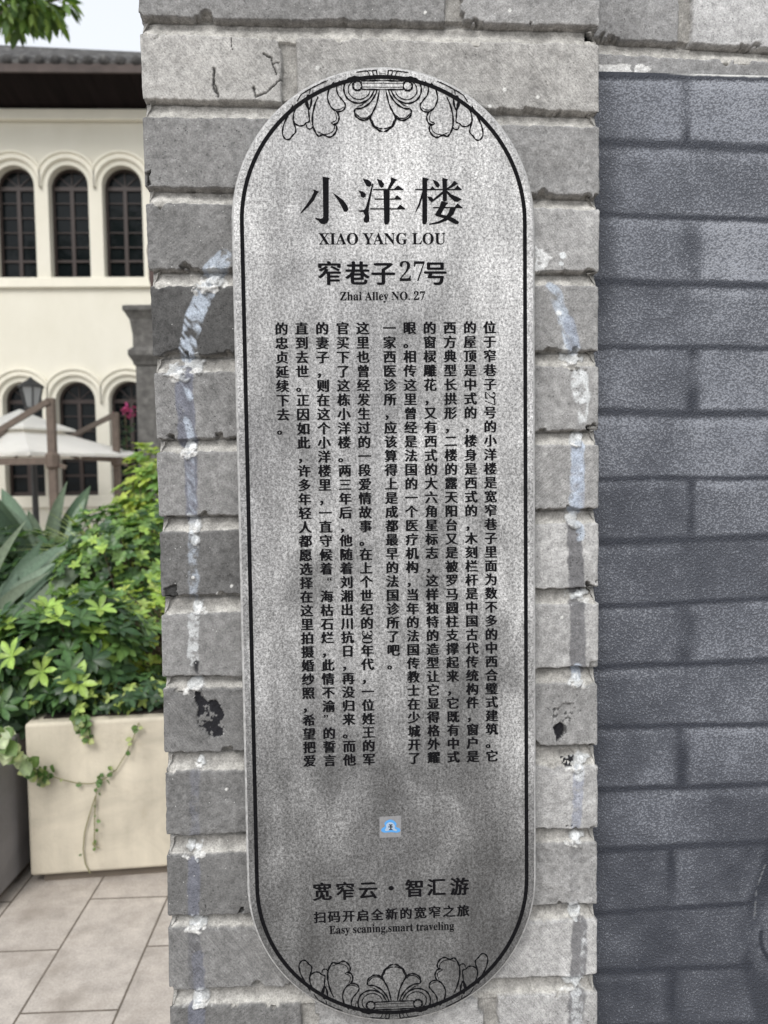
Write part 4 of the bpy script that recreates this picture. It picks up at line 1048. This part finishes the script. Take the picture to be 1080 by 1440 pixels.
    while x < rx1:
        zc = crown(x)
        tb_.tube([(x, -oh-0.06, fz1+0.035), (x, -oh+0.9, fz1+0.035+(zc-fz1-0.1)*0.5+0.01), (x, yb, zc-0.06)], 0.075, 8)
        tb_.tube([(x+step/2, -oh-0.03, fz1-0.010), (x+step/2, yb, zc-0.13)], 0.07, 8)
        x += step
    rf = MB(); rf.add([(rx0,-oh,fz1),(rx1,-oh,fz1),(rx1,yb,crown(rx1)-0.1),(rx0,yb,crown(rx0)-0.1),(rx1,5.0,crown(rx1)-0.3),(rx0,5.0,crown(rx0)-0.3)], [(0,1,2,3),(3,2,4,5)])
    ro = rf.build('roof', tile.m, root); tb_.build('tile_rolls', tile.m, ro, smooth=True)
    return root
build_house()

# ------------------------------------------------------------------ dark stone gatepost with a finial, between pillar and house
def build_gatepost():
    Y = 6.0; A = lambda x, y: at(x, y, Y=Y)
    sx = A(193, 600)[0]; cx = sx+0.2; root = empty('stone_gatepost', (cx, Y+0.2, 0)); tag(root, 'dark weathered stone gatepost with flared capital, half hidden by the brick pillar', 'post')
    st = NT('dark_weathered_stone'); a = st.noise(14, 6, 0.7)
    st.set(Base_Color=st.ramp(a, [(0.3, (0.05,0.048,0.045)), (0.6, (0.12,0.115,0.108)), (0.75, (0.19,0.185,0.17))]), Roughness=0.9); st.bump(st.noise(60, 4), 0.7, 0.01)
    z = lambda y: A(193, y)[2]
    h = cx-sx
    def sq(prof):
        V = []; Fq = []
        for r_, zz in prof: V += [(-r_,-r_,zz),(r_,-r_,zz),(r_,r_,zz),(-r_,r_,zz)]
        for i in range(len(prof)-1): Fq += [(4*i+k, 4*i+(k+1)%4, 4*i+4+(k+1)%4, 4*i+4+k) for k in range(4)]
        Fq += [(3,2,1,0), tuple(4*(len(prof)-1)+k for k in range(4))]; return MB().add(V, Fq)
    e = lambda px: cx-A(px, 480)[0]
    sq([(h,0),(h,z(514))]).build('shaft', st.m, root, 0.01)
    sq([(h+0.01,z(514)+0.001),(e(186),z(508)),(e(181),z(500)),(e(181),z(493)),(e(187),z(488)),(e(187),z(470)),(e(184),z(450)),(e(179),z(441)),(e(176.5),z(438)),(e(176.5),z(432)),(e(182),z(430))]).build('capital', st.m, root, 0.006)
    f = empty('roof_finial', (cx-0.02, Y+0.2, z(430))); tag(f, 'brown turned finial standing on the dark stone gatepost', 'finial')
    e2 = lambda px: max(0.01, cx-0.02-A(px, 380)[0]); zz = lambda y: z(y)-z(430)+0.0
    MB().lathe([(e2(203),0),(e2(203),zz(422)),(e2(206),zz(415)),(e2(204),zz(400)),(e2(201),zz(385)),(e2(201),zz(360)),(e2(199.5),zz(345)),(e2(201),zz(336)),(e2(205),zz(330)),(0.01,zz(322))]).build('baluster', simple('brown_finial_wood', (0.07,0.045,0.04), 0.7), f, smooth=True)
build_gatepost()

# ------------------------------------------------------------------ parasols
def build_parasol(label, post_px, topy, Y, wpx, cpx, cpy, cY, half, rot, drop, ex, ey, eY, jy, group):
    P = at(post_px, topy, Y=Y); root = empty('cantilever_parasol', (P[0], Y, 0)); tag(root, label, 'parasol', group)
    o = np.array([P[0], Y, 0]); wd = simple('brown_parasol_frame', (0.115,0.085,0.065), 0.6, 0.2, 20)
    w = wpx/F*(Y+1.03)
    MB().box((-w/2,-w/2,0.12), (w/2,w/2,P[2])).build('post', wd, root, 0.006)
    MB().box((-0.35,-0.35,0), (0.35,0.35,0.119)).build('base', simple('parasol_base', (0.2,0.19,0.18), 0.8), root, 0.01)
    A = at(cpx, cpy, Y=cY)-o                                  # apex of the canopy
    E = at(ex, ey, Y=eY)-o; J = at(post_px+4, jy, Y=Y)-o       # far end of boom and stay; knuckle on the post
    MB().bar((0,-w*0.5,P[2]-0.03), tuple(E), w*0.5, w*0.75).build('stay', wd, root)
    MB().bar((0,-w*0.3,J[2]), tuple(E+np.array([0,0,-0.06])), w*0.6, w*0.9).build('boom', wd, root)
    MB().bar(tuple(E), (A[0],A[1],A[2]-0.2), 0.04).build('hanger', wd, root)
    k = MB(); k.lathe([(w*0.55,J[2]-0.09),(w*0.95,J[2]-0.06),(w*0.95,J[2]+0.06),(w*0.55,J[2]+0.09)], n=10); k.bar((0,0,J[2]-0.02), (w*1.7,0,J[2]-0.07), w*0.5); k.build('knuckle', wd, root)
    cloth = NT('cream_parasol_cloth'); cn = cloth.noise(6, 3)
    cloth.set(Base_Color=cloth.ramp(cn, [(0.3,(0.80,0.785,0.74)),(0.7,(0.86,0.845,0.80))]), Roughness=0.85)
    tr = cloth.n('ShaderNodeBsdfTranslucent'); tr.inputs[0].default_value = (0.7,0.66,0.56,1); mx = cloth.n('ShaderNodeMixShader'); mx.inputs[0].default_value = 0.25
    cloth.l(cloth.b.outputs[0], mx.inputs[1]); cloth.l(tr.outputs[0], mx.inputs[2]); cloth.l(mx.outputs[0], cloth.out.inputs[0])
    def pyr(z0, r0, z1, r1, name, val):
        V = []; n = 8; rings = 6; Fq = []
        for i in range(rings):
            t = i/(rings-1)
            for k in range(n*4):
                a = rot+2*pi*k/(n*4); s4 = abs(cos(((a-rot) % (pi/2))-pi/4)); rr = (r0+(r1-r0)*t)*(0.7071/max(s4, 0.7071))
                scal = 1-0.035*t*sin(((a-rot) % (pi/4))/(pi/4)*pi)
                zz = z0+(z1-z0)*(t**0.85) 
                V.append((A[0]+rr*scal*cos(a+pi/4*0), A[1]+rr*scal*sin(a), A[2]+zz))
        m = n*4
        for i in range(rings-1): Fq += [(i*m+k, (i+1)*m+k, (i+1)*m+(k+1)%m, i*m+(k+1)%m) for k in range(m)]
        # valance
        b0 = len(V); V += [(x, y, z-val) for x, y, z in V[(rings-1)*m:rings*m]]
        Fq += [((rings-1)*m+k, b0+k, b0+(k+1)%m, (rings-1)*m+(k+1)%m) for k in range(m)]
        V.append((A[0],A[1],A[2]+z0+0.005)); Fq += [(k, (k+1)%m, len(V)-1) for k in range(m)]
        return link(name, poly_mesh(name, V, Fq), cloth.m, root)
    cn_ = pyr(-drop*0.40, half*0.22, -drop, half, 'canopy', 0.035)
    v = pyr(0, 0.02, -drop*0.43, half*0.42, 'vent', 0.025); v.parent = cn_
    rb = MB()
    for k in range(8):
        a = rot+k*pi/4; s4 = abs(cos(((a-rot) % (pi/2))-pi/4)); rr = half*0.97*(0.7071/max(s4,0.7071))
        rb.bar((A[0],A[1],A[2]-drop*0.4-0.06), (A[0]+rr*cos(a),A[1]+rr*sin(a),A[2]-drop-0.03), 0.035)
    rb.build('ribs', wd, root)
    return root
build_parasol('cream parasol with tiered vent, nearer one whose post rises behind the paddle leaves', 71, 560, 7.0, 10.5, 28, 576, 8.5, 1.48, R(26), 0.55, -62, 642, 7.0, 648, 'cream cantilever parasols')
build_parasol('cream parasol farther back, its slim post standing before the third ground floor arch', 162, 580, 8.75, 8.5, 40, 618, 11.2, 0.95, R(20), 0.22, 60, 634, 10.6, 646, 'cream cantilever parasols')

# ------------------------------------------------------------------ street lamp
def build_lamp():
    Y = 9.9; A = lambda x, y: at(x, y, Y=Y); c = A(44, 555); root = empty('street_lamp', (c[0], Y, 0)); tag(root, 'old style street lantern with tapered glass, before the leftmost ground floor arch', 'lamp')
    z = lambda y: A(44, y)[2]; k = (Y+1.03)/F
    iron = simple('black_lamp_iron', (0.03,0.03,0.03), 0.5)
    MB().tube([(0,0,0),(0,0,0.5),(0,0,z(574))], [0.07,0.045,0.035], 10).build('post', iron, root)
    g = NT('lantern_glass').set(Base_Color=(0.30,0.31,0.31,1), Roughness=0.25)
    MB().lathe([(9*k,z(573)),(15*k,z(545))], n=6).build('glass', g, root)
    fr = MB()
    for i in range(6): a = 2*pi*i/6; fr.bar((9.3*k*cos(a),9.3*k*sin(a),z(573)), (15.3*k*cos(a),15.3*k*sin(a),z(545)), 0.02)
    fr.lathe([(9.5*k,z(575)),(9.5*k,z(573))], n=12); fr.build('lantern_frame', iron, root)
    MB().lathe([(17*k,z(545)),(17*k,z(542.5)),(9*k,z(537)),(3*k,z(533)),(0.01,z(530))], n=12).build('cap', iron, root)
build_lamp()

# ------------------------------------------------------------------ flowering plant by the gatepost
def build_flower():
    Y = 9.0; p = at(176, 578, Y=Y); root = empty('flowering_plant', (p[0], Y, 0)); tag(root, 'tall thin plant with magenta blossoms in front of the right ground floor arch', 'plant')
    r = np.random.default_rng(77); lv = Leaves(); gl = Leaves(); tp = leaf_template(1, 0.8, OVAL, 0.2, 0.1, 5)
    st = MB(); st.tube([(0.05,0,0),(0.02,0,p[2]*0.5),(0,0,p[2]-0.05),(-0.06,0,p[2]+0.06)], [0.015,0.012,0.008,0.003], 6)
    for i in range(24):
        q = np.array([r.normal()*0.07+0.02, r.normal()*0.05, p[2]+r.normal()*0.04]); lv.add(tp, q, r.normal(size=3), r.normal(size=3), 0.06, vary((0.28,0.035,0.12), 0.3, r))
    for i in range(70):
        q = np.array([r.normal()*0.05, r.normal()*0.05, p[2]-0.1-1.0*r.random()]); gl.add(tp, q, r.normal(size=3), (0,0,1), 0.08, vary(DK, 0.3, r))
    lv.build('blossom', LEAFM, root); gl.build('foliage', LEAFM, root); st.build('stem', STEM, root)
build_flower()

# ------------------------------------------------------------------ tree reaching in from the left, above the roof
def build_tree():
    base = (-5.7, 6.2, 0); root = empty('broadleaf_tree', base); tag(root, 'leafy tree whose crown reaches into the upper left corner', 'tree')
    r = np.random.default_rng(91); b = np.array(base); bark = simple('tree_bark', (0.10,0.08,0.06), 0.95, 0.35, 18, 0.01)
    t = MB(); t.tube([(0,0,0),(0.05,0,1.5),(-0.03,0.05,3.0),(0.1,0,4.6),(0.2,0,6.2)], [0.17,0.15,0.13,0.10,0.05], 10)
    tips = []
    for i in range(16):
        z0 = 3.4+2.6*r.random(); an = r.random()*2*pi; L = 1.2+1.0*r.random()
        e = np.array([cos(an)*L, sin(an)*L*0.8, z0+0.9+0.7*r.random()]); t.tube([(0.05,0,z0), tuple(e*0.5+np.array([0,0,z0*0.5+0.12])), tuple(e)], [0.05,0.032,0.012], 6); tips.append(e)
    tgt = [c3(60,18,6.0)-b, c3(90,10,6.1)-b, c3(30,22,6.3)-b, c3(10,20,5.9)-b, c3(75,30,6.2)-b, c3(35,0,5.8)-b]
    for e in tgt[:4]: t.tube([(0.1,0,4.6), tuple(np.array([0.1,0,4.6])*0.45+e*0.55+np.array([0,0,0.18])), tuple(e+np.array([0,0,0.08]))], [0.05,0.03,0.01], 6)
    t.build('trunk', bark, root)
    lv = Leaves(); tp = leaf_template(1, 0.42, LANCE, 0.25, 0.25, 5)
    cs = [(0.10,0.17,0.035),(0.06,0.12,0.028),(0.15,0.22,0.05),(0.05,0.09,0.025)]
    def clump(c, rad, n):
        for i in range(n):
            v = r.normal(size=3); v /= np.linalg.norm(v); p = c+v*rad*r.random()**0.5*np.array([1,1,0.75])
            d = v+np.array([0,0,-0.35])+r.normal(size=3)*0.4; lv.add(tp, p, d, (0.3*r.normal(),0.3*r.normal(),1), 0.14*(0.6+0.6*r.random()), vary(cs[r.integers(4)], 0.25, r))
    for e in tips: clump(e, 0.62, 330)
    for i in range(26):
        v = r.normal(size=3); v /= np.linalg.norm(v); clump(np.array([0.1,0,6.0])+v*np.array([1.6,1.4,1.2])*(0.4+0.6*r.random()), 0.5, 230)
    for e, rad, n in ((tgt[0],0.13,60),(tgt[1],0.07,26),(tgt[2],0.17,90),(tgt[3],0.19,110),(tgt[4],0.07,26),(tgt[5],0.22,120)): clump(e+np.array([0,0,0.02]), rad*1.15, n)
    lv.build('crown', LEAFM, root)
build_tree()
